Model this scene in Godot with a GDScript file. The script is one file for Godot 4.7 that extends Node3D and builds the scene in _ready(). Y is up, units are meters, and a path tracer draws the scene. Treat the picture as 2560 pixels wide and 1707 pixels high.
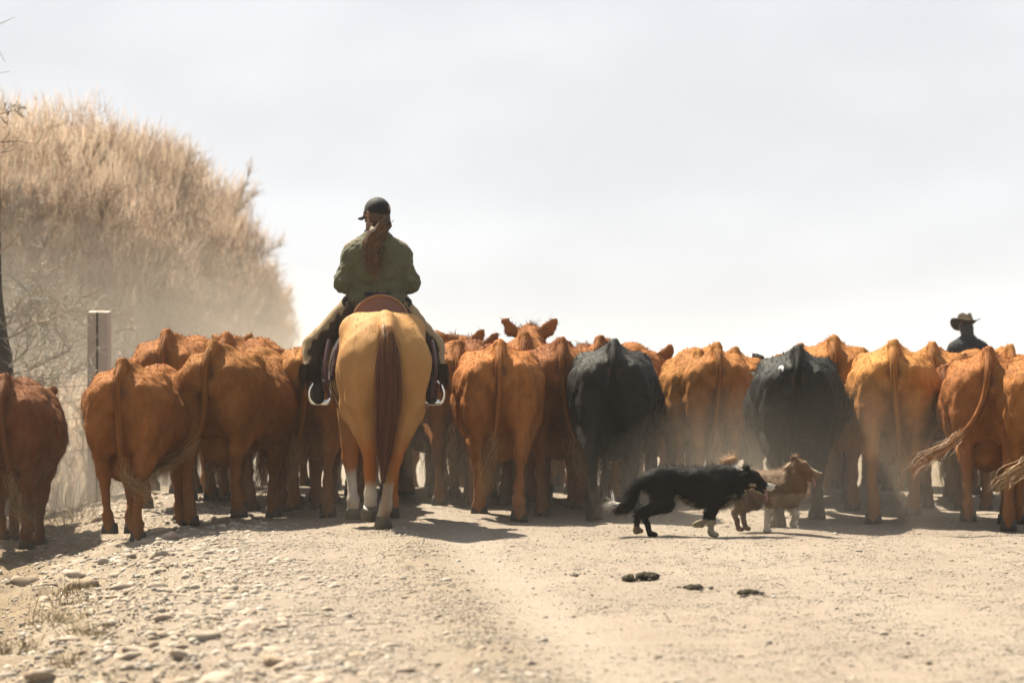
extends Node3D
# A cattle drive on a gravel road, seen from behind the herd. Units are metres, y is up; the camera looks along -z.

const DIM := 0.40  # base colours below are written brighter than they are by this factor
var M := {}
var rng := RandomNumberGenerator.new()
var bumps := FastNoiseLite.new()
var patches := FastNoiseLite.new()


# ---------------------------------------------------------------- a body as one smooth surface
# Distances to tapered capsules and to lofted trunks are joined on a grid and meshed as surface nets.
class Field:
	var lo := Vector3.ZERO
	var c := 0.02
	var nx := 0
	var ny := 0
	var nz := 0
	var g := PackedFloat32Array()

	func _init(a: Vector3, b: Vector3, cell: float) -> void:
		lo = a
		c = cell
		nx = int(ceil((b.x - a.x) / cell)) + 1
		ny = int(ceil((b.y - a.y) / cell)) + 1
		nz = int(ceil((b.z - a.z) / cell)) + 1
		g.resize(nx * ny * nz)
		g.fill(1.0)

	func span(a: float, b: float, from: float, n: int) -> Vector2i:
		return Vector2i(clampi(int(floor((a - from) / c)), 0, n - 1), clampi(int(ceil((b - from) / c)), 0, n - 1))

	# a tapered capsule; sq > 1 along an axis makes it thinner along that axis; cut digs it out
	func cap(a: Vector3, b: Vector3, ra: float, rb: float, k := 0.04, sq := Vector3.ONE, cut := false) -> void:
		var rm := maxf(ra, rb) + k + c * 1.6
		var mn := a.min(b) - Vector3(rm / sq.x, rm / sq.y, rm / sq.z)
		var mx := a.max(b) + Vector3(rm / sq.x, rm / sq.y, rm / sq.z)
		var sx := span(mn.x, mx.x, lo.x, nx)
		var sy := span(mn.y, mx.y, lo.y, ny)
		var sz := span(mn.z, mx.z, lo.z, nz)
		var ax := a.x * sq.x
		var ay := a.y * sq.y
		var az := a.z * sq.z
		var bx := (b.x - a.x) * sq.x
		var by := (b.y - a.y) * sq.y
		var bz := (b.z - a.z) * sq.z
		var inv := 1.0 / maxf(bx * bx + by * by + bz * bz, 1e-9)
		var dr := rb - ra
		var k4 := 0.25 / k
		for iz in range(sz.x, sz.y + 1):
			var pz := (lo.z + iz * c) * sq.z - az
			for iy in range(sy.x, sy.y + 1):
				var py := (lo.y + iy * c) * sq.y - ay
				var at := (iz * ny + iy) * nx + sx.x
				var part := py * by + pz * bz
				for ix in range(sx.x, sx.y + 1):
					var px := (lo.x + ix * c) * sq.x - ax
					var t := clampf((px * bx + part) * inv, 0.0, 1.0)
					var ex := px - bx * t
					var ey := py - by * t
					var ez := pz - bz * t
					var d := sqrt(ex * ex + ey * ey + ez * ez) - ra - dr * t
					var e := g[at]
					if cut:
						d = -d
						var h := k - absf(d - e)
						g[at] = maxf(d, e) + (h * h * k4 if h > 0.0 else 0.0)
					else:
						var h := k - absf(d - e)
						g[at] = minf(d, e) - (h * h * k4 if h > 0.0 else 0.0)
					at += 1

	func ball(a: Vector3, r: float, k := 0.04, sq := Vector3.ONE) -> void:
		cap(a, a, r, r, k, sq)

	# a trunk along z: each station is [z, top, bottom, half width, height of the widest place, power above, power below]
	func loft(st: Array, k := 0.04) -> void:
		var z0: float = st[0][0]
		var z1: float = st[-1][0]
		var sz := span(minf(z0, z1) - c * 2.0, maxf(z0, z1) + c * 2.0, lo.z, nz)
		for iz in range(sz.x, sz.y + 1):
			var pz := lo.z + iz * c
			var n := 0
			while n < st.size() - 2 and pz > float(st[n + 1][0]):
				n += 1
			var s0: Array = st[maxi(n - 1, 0)]
			var s1: Array = st[n]
			var s2: Array = st[n + 1]
			var s3: Array = st[mini(n + 2, st.size() - 1)]
			var t := clampf((pz - float(s1[0])) / (float(s2[0]) - float(s1[0])), 0.0, 1.0)
			var out := absf(pz - clampf(pz, z0, z1))
			var v := []
			for j in range(1, 7):
				v.append(cubic_interpolate(s1[j], s2[j], s0[j], s3[j], t) if j < 5 else lerpf(s1[j], s2[j], t))
			var yt: float = v[0]
			var yb: float = v[1]
			var w: float = maxf(v[2], 0.01)
			var yc: float = v[3]
			var sx := span(-w - k - c * 2.0, w + k + c * 2.0, lo.x, nx)
			var sy := span(yb - k - c * 2.0, yt + k + c * 2.0, lo.y, ny)
			var k4 := 0.25 / k
			for iy in range(sy.x, sy.y + 1):
				var dy := lo.y + iy * c - yc
				var p: float = v[4] if dy > 0.0 else v[5]
				var hh := maxf(yt - yc if dy > 0.0 else yc - yb, 0.01)
				var qy := pow(absf(dy) / hh, p)
				var ip := 1.0 / p
				var at := (iz * ny + iy) * nx + sx.x
				for ix in range(sx.x, sx.y + 1):
					var dx := absf(lo.x + ix * c)
					var q := pow(pow(dx / w, p) + qy, ip)
					var r := sqrt(dx * dx + dy * dy)
					var d := (r - r / q if q > 0.05 else -minf(w, hh)) + out
					var e := g[at]
					var h := k - absf(d - e)
					g[at] = minf(d, e) - (h * h * k4 if h > 0.0 else 0.0)
					at += 1

	# [positions, normals, indices]
	func surface() -> Array:
		var at := PackedInt32Array()
		at.resize(g.size())
		at.fill(-1)
		var v := PackedVector3Array()
		var nn := PackedVector3Array()
		var ind := PackedInt32Array()
		var row := nx
		var slab := nx * ny
		for z in nz - 1:
			for y in ny - 1:
				var i := (z * ny + y) * nx - 1
				for x in nx - 1:
					i += 1
					var a := g[i]
					var b := g[i + 1]
					var d := g[i + row]
					var e := g[i + row + 1]
					var f := g[i + slab]
					var h := g[i + slab + 1]
					var j := g[i + slab + row]
					var k := g[i + slab + row + 1]
					var m := int(a < 0.0) + int(b < 0.0) + int(d < 0.0) + int(e < 0.0) + int(f < 0.0) + int(h < 0.0) + int(j < 0.0) + int(k < 0.0)
					if m == 0 or m == 8:
						continue
					var sum := Vector3.ZERO
					var n := 0
					if (a < 0.0) != (b < 0.0): sum += Vector3(a / (a - b), 0, 0); n += 1
					if (d < 0.0) != (e < 0.0): sum += Vector3(d / (d - e), 1, 0); n += 1
					if (f < 0.0) != (h < 0.0): sum += Vector3(f / (f - h), 0, 1); n += 1
					if (j < 0.0) != (k < 0.0): sum += Vector3(j / (j - k), 1, 1); n += 1
					if (a < 0.0) != (d < 0.0): sum += Vector3(0, a / (a - d), 0); n += 1
					if (b < 0.0) != (e < 0.0): sum += Vector3(1, b / (b - e), 0); n += 1
					if (f < 0.0) != (j < 0.0): sum += Vector3(0, f / (f - j), 1); n += 1
					if (h < 0.0) != (k < 0.0): sum += Vector3(1, h / (h - k), 1); n += 1
					if (a < 0.0) != (f < 0.0): sum += Vector3(0, 0, a / (a - f)); n += 1
					if (b < 0.0) != (h < 0.0): sum += Vector3(1, 0, b / (b - h)); n += 1
					if (d < 0.0) != (j < 0.0): sum += Vector3(0, 1, d / (d - j)); n += 1
					if (e < 0.0) != (k < 0.0): sum += Vector3(1, 1, e / (e - k)); n += 1
					at[i] = v.size()
					v.append(lo + (Vector3(x, y, z) + sum / n) * c)
					nn.append(Vector3(b + e + h + k - a - d - f - j, d + e + j + k - a - b - f - h, f + h + j + k - a - b - d - e).normalized())
					if y > 0 and z > 0 and (a < 0.0) != (b < 0.0):
						quad(ind, at[i - row - slab], at[i - slab], at[i], at[i - row], a < 0.0)
					if x > 0 and z > 0 and (a < 0.0) != (d < 0.0):
						quad(ind, at[i - 1 - slab], at[i - 1], at[i], at[i - slab], a < 0.0)
					if x > 0 and y > 0 and (a < 0.0) != (f < 0.0):
						quad(ind, at[i - 1 - row], at[i - row], at[i], at[i - 1], a < 0.0)
		return [v, nn, ind]

	func quad(ind: PackedInt32Array, a: int, b: int, d: int, e: int, inside: bool) -> void:
		if a < 0 or b < 0 or d < 0 or e < 0:
			return
		if inside:
			ind.append_array(PackedInt32Array([a, d, b, a, e, d]))
		else:
			ind.append_array(PackedInt32Array([a, b, d, a, d, e]))


# ---------------------------------------------------------------- meshes
func joined(a: Array, b: Array) -> Array:
	var n: int = a[0].size()
	var ind: PackedInt32Array = a[2]
	var more: PackedInt32Array = b[2]
	for i in more:
		ind.append(i + n)
	var v: PackedVector3Array = a[0]
	v.append_array(b[0])
	var nn: PackedVector3Array = a[1]
	nn.append_array(b[1])
	return [v, nn, ind]


# turns round the triangles that face away from their own normals
func sound(s: Array) -> Array:
	var v: PackedVector3Array = s[0]
	var nn: PackedVector3Array = s[1]
	var ind: PackedInt32Array = s[2]
	for t in range(0, ind.size(), 3):
		var a := v[ind[t]]
		if (v[ind[t + 2]] - a).cross(v[ind[t + 1]] - a).dot(nn[ind[t]] + nn[ind[t + 1]] + nn[ind[t + 2]]) < 0.0:
			var k := ind[t + 1]
			ind[t + 1] = ind[t + 2]
			ind[t + 2] = k
	return [v, nn, ind]


func moved(s: Array, t: Transform3D) -> Array:
	var v: PackedVector3Array = s[0]
	var nn: PackedVector3Array = s[1]
	for i in v.size():
		v[i] = t * v[i]
		nn[i] = (t.basis * nn[i]).normalized()
	return [v, nn, s[2]]


func roughened(s: Array, amount: float, fine: float) -> Array:
	var v: PackedVector3Array = s[0]
	var nn: PackedVector3Array = s[1]
	for i in v.size():
		var p := v[i] * fine
		v[i] += nn[i] * bumps.get_noise_3dv(p) * amount
	return [v, smooth_normals(v, s[2], nn), s[2]]


func smooth_normals(v: PackedVector3Array, ind: PackedInt32Array, like: PackedVector3Array) -> PackedVector3Array:
	var out := PackedVector3Array()
	out.resize(v.size())
	for t in range(0, ind.size(), 3):
		var a := v[ind[t]]
		var n := (v[ind[t + 2]] - a).cross(v[ind[t + 1]] - a)
		out[ind[t]] += n
		out[ind[t + 1]] += n
		out[ind[t + 2]] += n
	for i in out.size():
		var n := out[i].normalized()
		out[i] = n if n.dot(like[i]) >= 0.0 else -n
	return out


func painted(s: Array, paint: Callable) -> PackedColorArray:
	var cols := PackedColorArray()
	var v: PackedVector3Array = s[0]
	var nn: PackedVector3Array = s[1]
	cols.resize(v.size())
	for i in v.size():
		cols[i] = paint.call(v[i], nn[i])
	return cols


func mesh_of(s: Array, cols: Variant = null) -> ArrayMesh:
	var a := []
	a.resize(Mesh.ARRAY_MAX)
	a[Mesh.ARRAY_VERTEX] = s[0]
	a[Mesh.ARRAY_NORMAL] = s[1]
	if s[2].size():
		a[Mesh.ARRAY_INDEX] = s[2]
	if cols != null:
		a[Mesh.ARRAY_COLOR] = cols
	var m := ArrayMesh.new()
	m.add_surface_from_arrays(Mesh.PRIMITIVE_TRIANGLES, a)
	return m


# hairs that stand on a surface: thin slivers that lie along a flow, lit as the hide they grow from
func coat_mesh(s: Array, cols: PackedColorArray, count: int, length: float, width: float, lift: float, flow: Vector3, long_at: Callable, seed_: int, toned := 0.3) -> ArrayMesh:
	var r := RandomNumberGenerator.new()
	r.seed = seed_
	var v: PackedVector3Array = s[0]
	var nn: PackedVector3Array = s[1]
	var ind: PackedInt32Array = s[2]
	var sums := PackedFloat32Array()
	var total := 0.0
	for t in range(0, ind.size(), 3):
		var p0 := v[ind[t]]
		total += (v[ind[t + 1]] - p0).cross(v[ind[t + 2]] - p0).length()
		sums.append(total)
	var ov := PackedVector3Array()
	var on := PackedVector3Array()
	var oc := PackedColorArray()
	for i in count:
		var t := mini(sums.bsearch(r.randf() * total), sums.size() - 1) * 3
		var a := r.randf()
		var b := r.randf()
		if a + b > 1.0:
			a = 1.0 - a
			b = 1.0 - b
		var i0 := ind[t]
		var p := v[i0] + (v[ind[t + 1]] - v[i0]) * a + (v[ind[t + 2]] - v[i0]) * b
		var n := nn[i0]
		var l: float = length * long_at.call(p, n)
		if l <= 0.002:
			continue
		l *= r.randf_range(0.55, 1.25)
		var f := flow + Vector3(r.randf_range(-0.5, 0.5), r.randf_range(-0.5, 0.5), r.randf_range(-0.5, 0.5)) + n.cross(Vector3.UP) * bumps.get_noise_3dv(p * 9.0) * 0.5
		f = (f - n * f.dot(n)).normalized()
		var up := lift * (r.randf_range(0.2, 0.6) if r.randf() < 0.8 else r.randf_range(1.5, 3.0))
		var dir := (f * (1.0 - minf(up, 0.7)) + n * up).normalized()
		var side := n.cross(dir).normalized() * width * r.randf_range(0.6, 1.3)
		ov.append(p - n * 0.003 - side)
		ov.append(p - n * 0.003 + side)
		ov.append(p + dir * l)
		var lit := (n + Vector3(r.randf_range(-0.18, 0.18), r.randf_range(-0.18, 0.18), r.randf_range(-0.18, 0.18))).normalized()
		on.append(lit)
		on.append(lit)
		on.append((lit + dir * 0.3).normalized())
		var tone := r.randf_range(1.0 - toned, 1.0 + toned)
		var col := cols[i0] * tone
		col.a = 1.0
		oc.append(col)
		oc.append(col)
		oc.append(col * 1.12)
	return mesh_of([ov, on, PackedInt32Array()], oc)


# a round tube through points, with a radius at each
func tube(points: Array, radii: Array, sides := 8, flat := 1.0) -> Array:
	var v := PackedVector3Array()
	var nn := PackedVector3Array()
	var ind := PackedInt32Array()
	var n := points.size()
	var ref := Vector3.RIGHT
	for i in n:
		var d: Vector3 = (points[mini(i + 1, n - 1)] - points[maxi(i - 1, 0)]).normalized()
		if absf(d.dot(ref)) > 0.9:
			ref = Vector3.BACK if absf(d.z) < 0.8 else Vector3.UP
		var a := (ref - d * ref.dot(d)).normalized()
		var b := d.cross(a)
		ref = a
		for j in sides:
			var w := TAU * j / sides
			var o := a * cos(w) + b * sin(w) * flat
			v.append(points[i] + o * float(radii[i]))
			nn.append(o.normalized())
	for i in n - 1:
		for j in sides:
			var p := i * sides + j
			var q := i * sides + (j + 1) % sides
			ind.append_array(PackedInt32Array([p, p + sides, q, q, p + sides, q + sides]))
	for e in [0, n - 1]:
		var mid := v.size()
		v.append(points[e])
		nn.append((points[0] - points[1]).normalized() if e == 0 else (points[n - 1] - points[n - 2]).normalized())
		for j in sides:
			ind.append_array(PackedInt32Array([mid, e * sides + j, e * sides + (j + 1) % sides]))
	return sound([v, nn, ind])


func curve(points: Array, n: int) -> Array:
	var out := []
	var last := points.size() - 1
	for i in n + 1:
		var f := float(i) / n * last
		var k := mini(int(f), last - 1)
		out.append(points[k].cubic_interpolate(points[k + 1], points[maxi(k - 1, 0)], points[mini(k + 2, last)], f - k))
	return out


# locks of hair that follow a path and fan out from it: thin ribbons
func locks(path: Array, count: int, root: float, spread: float, length: Vector2, width: float, color: Color, r: RandomNumberGenerator, curl := 0.0, start := 0.0, toned := 0.35, outer := false, fat: Array = []) -> Array:
	var v := PackedVector3Array()
	var nn := PackedVector3Array()
	var cols := PackedColorArray()
	var ind := PackedInt32Array()
	var last := path.size() - 1
	for i in count:
		var off := Vector3(r.randfn(0, 1), r.randfn(0, 1), r.randfn(0, 1))
		if outer:
			off = off.normalized() * r.randf_range(0.8, 1.1)
		var from := start + r.randf() * (0.35 if start > 0.0 else 0.12)
		var to := minf(r.randf_range(length.x, length.y), 1.0)
		var phase := r.randf() * TAU
		var tone := r.randf_range(1.0 - toned, 1.0 + toned)
		var col := Color(color.r * tone, color.g * tone * r.randf_range(0.94, 1.04), color.b * tone * r.randf_range(0.85, 1.05))
		var sag := r.randf_range(0.0, 0.09) if curl > 0.012 else 0.0
		var steps := 7
		var base := v.size()
		for s in steps + 1:
			var t := lerpf(from, to, float(s) / steps)
			var f := t * last
			var k := mini(int(f), last - 1)
			var p: Vector3 = path[k].lerp(path[k + 1], f - k)
			var d: Vector3 = (path[k + 1] - path[k]).normalized()
			var o := off - d * off.dot(d)
			p += o * (lerpf(root, spread, t) if fat.is_empty() else lerpf(fat[k], fat[k + 1], f - k) * lerpf(root, spread, t))
			p.y -= sag * pow(float(s) / steps, 2.0)
			if curl > 0.0:
				p += Vector3(cos(phase + t * 34.0), 0, sin(phase + t * 34.0)) * curl
			var side := d.cross(o if o.length() > 0.01 else Vector3.RIGHT).normalized() * width * (1.0 - 0.75 * float(s) / steps) * 0.5
			v.append(p - side)
			v.append(p + side)
			var n := o.normalized()
			nn.append(n)
			nn.append(n)
			cols.append(col)
			cols.append(col)
			if s < steps:
				var q := base + s * 2
				ind.append_array(PackedInt32Array([q, q + 2, q + 1, q + 1, q + 2, q + 3]))
	return [[v, nn, ind], cols]


# a shape turned round the y axis: [radius, height] pairs
func lathe(profile: Array, sides := 16, sx := 1.0, sz := 1.0) -> Array:
	var v := PackedVector3Array()
	var nn := PackedVector3Array()
	var ind := PackedInt32Array()
	for i in profile.size():
		var a: Array = profile[maxi(i - 1, 0)]
		var b: Array = profile[mini(i + 1, profile.size() - 1)]
		var slope := Vector2(float(b[1]) - float(a[1]), float(a[0]) - float(b[0])).normalized()
		for j in sides:
			var w := TAU * j / sides
			v.append(Vector3(cos(w) * float(profile[i][0]) * sx, profile[i][1], sin(w) * float(profile[i][0]) * sz))
			nn.append(Vector3(cos(w) * slope.x, slope.y, sin(w) * slope.x).normalized())
	for i in profile.size() - 1:
		for j in sides:
			var p := i * sides + j
			var q := i * sides + (j + 1) % sides
			ind.append_array(PackedInt32Array([p, q, p + sides, q, q + sides, p + sides]))
	return [v, nn, ind]


# a strap: a flat band through points; each point has an outward normal
func strap(points: Array, outs: Array, width: float, thick: float) -> Array:
	var v := PackedVector3Array()
	var nn := PackedVector3Array()
	var ind := PackedInt32Array()
	var n := points.size()
	for i in n:
		var d: Vector3 = (points[mini(i + 1, n - 1)] - points[maxi(i - 1, 0)]).normalized()
		var o: Vector3 = outs[i]
		o = (o - d * o.dot(d)).normalized()
		var s := d.cross(o) * width * 0.5
		for q in [[-s, 0.0, o], [-s, thick, o], [s, thick, o], [s, 0.0, o]]:
			v.append(points[i] + q[0] + o * float(q[1]))
			nn.append((q[2] + q[0].normalized() * 0.7).normalized())
	for i in n - 1:
		for j in 4:
			var p := i * 4 + j
			var q := i * 4 + (j + 1) % 4
			ind.append_array(PackedInt32Array([p, p + 4, q, q, p + 4, q + 4]))
	return sound([v, nn, ind])


# ---------------------------------------------------------------- nodes
func numbered(called: String, under: Node) -> String:
	if not under.has_node(NodePath(called)):
		return called
	var n := 1
	while under.has_node(NodePath("%s_%03d" % [called, n])):
		n += 1
	return "%s_%03d" % [called, n]


var name_counts := {}
func fresh(called: String, under: Node) -> String:
	var key := [under.get_instance_id(), called]
	var n: int = name_counts.get(key, 0)
	name_counts[key] = n + 1
	return called if n == 0 else "%s_%03d" % [called, n]


func tag(o: Node, label: String, category: String, group := "") -> Node:
	o.set_meta("label", label)
	o.set_meta("category", category)
	if group:
		o.set_meta("group", group)
	return o


func thing(called: String, label: String, category: String, at := Vector3.ZERO, turn := 0.0, group := "") -> Node3D:
	var o := Node3D.new()
	o.name = fresh(called, self)
	add_child(o, true)
	o.position = at
	o.rotation.y = turn
	tag(o, label, category, group)
	return o


func part(called: String, m: Mesh, mat: Material, under: Node, at := Vector3.ZERO) -> MeshInstance3D:
	var o := MeshInstance3D.new()
	o.name = fresh(called, under)
	o.mesh = m
	o.material_override = mat
	o.position = at
	under.add_child(o, true)
	return o


func structure(called: String, m: Mesh, mat: Material) -> MeshInstance3D:
	var o := part(called, m, mat, self)
	o.set_meta("kind", "structure")
	return o


func pelt(rough := 0.8, sheen := 0.0, spec := 0.3) -> StandardMaterial3D:
	var m := StandardMaterial3D.new()
	m.vertex_color_use_as_albedo = true
	m.albedo_color = Color(DIM, DIM, DIM).linear_to_srgb()
	m.roughness = rough
	m.metallic_specular = spec
	if sheen > 0.0:
		m.rim_enabled = true
		m.rim = sheen
		m.rim_tint = 0.6
	return m


func plain(c: Color, rough := 0.8, metal := 0.0, spec := 0.4) -> StandardMaterial3D:
	var m := StandardMaterial3D.new()
	m.albedo_color = (Color(c.r * DIM, c.g * DIM, c.b * DIM) if metal < 0.5 else c).linear_to_srgb()
	m.roughness = rough
	m.metallic = metal
	m.metallic_specular = spec
	return m


func smooth(a: float, b: float, x: float) -> float:
	var t := clampf((x - a) / (b - a), 0.0, 1.0)
	return t * t * (3.0 - 2.0 * t)


func mixed(a: Color, b: Color, t: float) -> Color:
	return a.lerp(b, clampf(t, 0.0, 1.0))


func _ready() -> void:
	rng.seed = 7
	bumps.seed = 3
	bumps.frequency = 1.0
	bumps.noise_type = FastNoiseLite.TYPE_SIMPLEX_SMOOTH
	bumps.fractal_type = FastNoiseLite.FRACTAL_NONE
	patches.seed = 11
	patches.frequency = 1.0
	patches.noise_type = FastNoiseLite.TYPE_SIMPLEX_SMOOTH
	patches.fractal_octaves = 3

	# the camera: a long lens held low
	var cam := Camera3D.new()
	cam.name = "camera"
	cam.position = Vector3(0, 1.16, 0)
	cam.rotation_degrees = Vector3(0.6, 0, 0)
	cam.fov = 14.19
	cam.near = 0.5
	cam.far = 2500.0
	var lens := CameraAttributesPhysical.new()
	lens.frustum_focal_length = 96.4
	lens.frustum_focus_distance = 20.0
	lens.frustum_near = 0.5
	lens.frustum_far = 2500.0
	lens.exposure_aperture = 2.9
	cam.attributes = lens
	add_child(cam)
	cam.current = true

	# the sky: thin high cloud, nearly white
	var around := WorldEnvironment.new()
	around.name = "air"
	var e := Environment.new()
	e.background_mode = Environment.BG_SKY
	var sky := Sky.new()
	var high := ProceduralSkyMaterial.new()
	high.sky_top_color = Color(0.69, 0.73, 0.79).linear_to_srgb()
	high.sky_horizon_color = Color(0.73, 0.74, 0.76).linear_to_srgb()
	high.sky_curve = 0.12
	high.ground_bottom_color = Color(0.42, 0.35, 0.27).linear_to_srgb()
	high.ground_horizon_color = Color(0.62, 0.55, 0.47).linear_to_srgb()
	high.sun_angle_max = 1.0
	high.sky_cover = cloud_cover()
	high.sky_cover_modulate = Color(1, 1, 1, 1)
	sky.sky_material = high
	e.sky = sky
	e.background_energy_multiplier = 0.315
	e.tonemap_mode = Environment.TONE_MAPPER_LINEAR
	e.tonemap_exposure = 3.5
	e.sdfgi_enabled = true
	e.ssao_enabled = true
	e.ssil_enabled = true
	e.volumetric_fog_enabled = true
	e.volumetric_fog_density = 0.0
	e.fog_enabled = true
	e.fog_mode = Environment.FOG_MODE_EXPONENTIAL
	e.fog_density = 0.0006
	e.fog_light_color = Color(0.95, 0.92, 0.87).linear_to_srgb()
	around.environment = e
	add_child(around)

	# the sun: high, ahead and to the left
	var sun := DirectionalLight3D.new()
	sun.name = "sun"
	sun.light_energy = 1.6
	sun.light_color = Color(1.0, 0.955, 0.87)
	sun.light_angular_distance = 0.6
	sun.shadow_enabled = true
	add_child(sun)
	sun.look_at_from_position(Vector3(-0.98, 2.35, -1.32), Vector3.ZERO, Vector3.UP)

	materials()
	build_ground()
	build_stones()
	build_trees()
	build_fence()
	build_horse_and_rider()
	build_dogs()
	build_herd()
	build_far_rider()
	build_dung()
	build_grass()
	build_dust()


func cloud_cover() -> ImageTexture:
	var w := 1024
	var h := 512
	var n := FastNoiseLite.new()
	n.seed = 21
	n.noise_type = FastNoiseLite.TYPE_SIMPLEX_SMOOTH
	n.frequency = 1.0
	n.fractal_octaves = 5
	n.fractal_gain = 0.55
	var im := Image.create(w, h, false, Image.FORMAT_RGBA8)
	for y in h:
		var up := (0.5 - (y + 0.5) / h) * PI
		if up < -0.02:
			continue
		for x in w:
			var a := (x + 0.5) / w * TAU
			var d := Vector3(cos(a) * cos(up), sin(up), sin(a) * cos(up))
			# streaks of thin cloud, stretched along a slant
			var q := Vector3(d.x * 2.0, d.y * 7.0 + d.x * 2.2, d.z * 2.0)
			var s := n.get_noise_3dv(q * 1.5) * 0.6 + n.get_noise_3dv(q * 5.0 + Vector3(9, 2, 4)) * 0.4
			var t := smooth(-0.35, 0.55, s)
			im.set_pixel(x, y, Color(0.93, 0.93, 0.92, t * 0.15))
	return ImageTexture.create_from_image(im)


# the lie of a winter coat: clumps of hair, seen as relief
func hair_relief() -> NoiseTexture2D:
	var n := FastNoiseLite.new()
	n.seed = 14
	n.noise_type = FastNoiseLite.TYPE_SIMPLEX_SMOOTH
	n.frequency = 0.02
	n.fractal_octaves = 4
	n.domain_warp_enabled = true
	n.domain_warp_amplitude = 18.0
	var t := NoiseTexture2D.new()
	t.width = 512
	t.height = 512
	t.seamless = true
	t.noise = n
	t.as_normal_map = true
	t.bump_strength = 7.0
	return t


func materials() -> void:
	M.hide = pelt(0.8, 0.0, 0.2)
	M.hide.uv1_triplanar = true
	M.hide.uv1_scale = Vector3(5.0, 1.6, 2.6)
	M.hide.normal_enabled = true
	M.hide.normal_texture = hair_relief()
	M.hide.normal_scale = 0.8
	M.glossy = M.hide.duplicate()
	M.glossy.roughness = 0.66
	M.glossy.metallic_specular = 0.22
	M.coat = pelt(0.75, 0.0, 0.2)
	M.coat.backlight_enabled = true
	M.coat.backlight = Color(0.5, 0.42, 0.32)
	M.hair = pelt(0.6, 0.0, 0.3)
	M.hair.backlight_enabled = true
	M.hair.backlight = Color(0.45, 0.4, 0.35)
	M.hoof = plain(Color(0.055, 0.045, 0.038), 0.6)
	M.hoof_pale = plain(Color(0.20, 0.15, 0.10), 0.6)
	M.pebble = pelt(0.85, 0.0, 0.3)
	M.wood = pelt(0.9, 0.0, 0.2)
	M.twig = pelt(0.85, 0.0, 0.2)
	M.whip = pelt(0.85, 0.0, 0.2)
	M.whip.backlight_enabled = true
	M.whip.backlight = Color(0.7, 0.65, 0.6)
	M.leather = plain(Color(0.17, 0.055, 0.025), 0.45, 0.0, 0.5)
	M.dark_leather = plain(Color(0.045, 0.018, 0.012), 0.5, 0.0, 0.5)
	M.metal = plain(Color(0.62, 0.60, 0.57), 0.22, 1.0)
	M.wire = plain(Color(0.2, 0.18, 0.16), 0.5, 0.8)


# ---------------------------------------------------------------- ground
func edge_at(z: float) -> float:  # where the road ends and the stony shoulder begins
	var d := -z
	return -0.80 - (d - 10.2) * 0.135 + 0.10 * sin(d * 1.3) + 0.06 * sin(d * 3.1)


func track_at(z: float) -> float:  # the smooth wheel track
	return 0.40 - (-z - 10.2) * 0.085


func ground(x: float, z: float) -> float:
	var d := -z
	var side := edge_at(z) - x
	var h := 0.012 * bumps.get_noise_2d(x * 1.4, z * 0.9) + 0.006 * bumps.get_noise_2d(x * 5.0, z * 4.0)
	h += 0.022 * exp(-pow((x - track_at(z) + 0.42) / 0.20, 2.0)) - 0.008 * exp(-pow((x - track_at(z)) / 0.22, 2.0))
	h -= 0.33 * smooth(0.0, 1.9, side)
	h += 0.30 * smooth(3.0, 5.5, side) if d < 60.0 else 0.0
	h -= 0.30 * smooth(5.2, 6.6, x)
	h += 0.05 * smooth(-0.2, 0.5, side) * bumps.get_noise_2d(x * 3.0 + 7.0, z * 3.0)
	h -= 0.62 * smooth(26.5, 37.0, d)
	return h + 1.3 * smooth(140.0, 900.0, Vector2(x, z).length()) * (0.5 + bumps.get_noise_2d(x * 0.004, z * 0.004))


func ground_color(x: float, z: float) -> Color:
	var side := edge_at(z) - x
	var road := Color(0.525, 0.448, 0.372)
	var a := patches.get_noise_2d(x * 0.9, z * 0.5)
	var b := patches.get_noise_2d(x * 4.0 + 30.0, z * 4.0)
	var c := road * (1.0 + 0.10 * a + 0.10 * b)
	c = mixed(c, Color(0.60, 0.53, 0.45), exp(-pow((x - track_at(z)) / 0.2, 2.0)) * 0.8)
	c = mixed(c, Color(0.58, 0.51, 0.43), exp(-pow((x - track_at(z) - 1.7) / 0.3, 2.0)) * 0.6)
	c = mixed(c, Color(0.47, 0.39, 0.29), exp(-pow((x - track_at(z) + 0.42) / 0.24, 2.0)) * 0.6)
	var soil := Color(0.53, 0.44, 0.33) * (1.0 + 0.35 * b)
	c = mixed(c, soil, smooth(0.1, 0.9, side) * 0.75)
	c = mixed(c, Color(0.38, 0.295, 0.195) * (1.0 + 0.4 * b), smooth(0.9, 1.6, side))
	var field := Color(0.46, 0.38, 0.27) * (1.0 + 0.3 * a)
	c = mixed(c, field, smooth(2.6, 4.0, side))
	c = mixed(c, field, smooth(5.5, 7.0, x))
	c.a = 1.0
	return c


func steps_out(from: float, fine: float, until: float, far: float) -> PackedFloat32Array:
	var out := PackedFloat32Array()
	var x := from
	while x < until:
		out.append(x)
		x += fine
	var s := fine
	while x < far:
		out.append(x)
		s *= 1.22
		x += s
	out.append(far)
	return out


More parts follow.
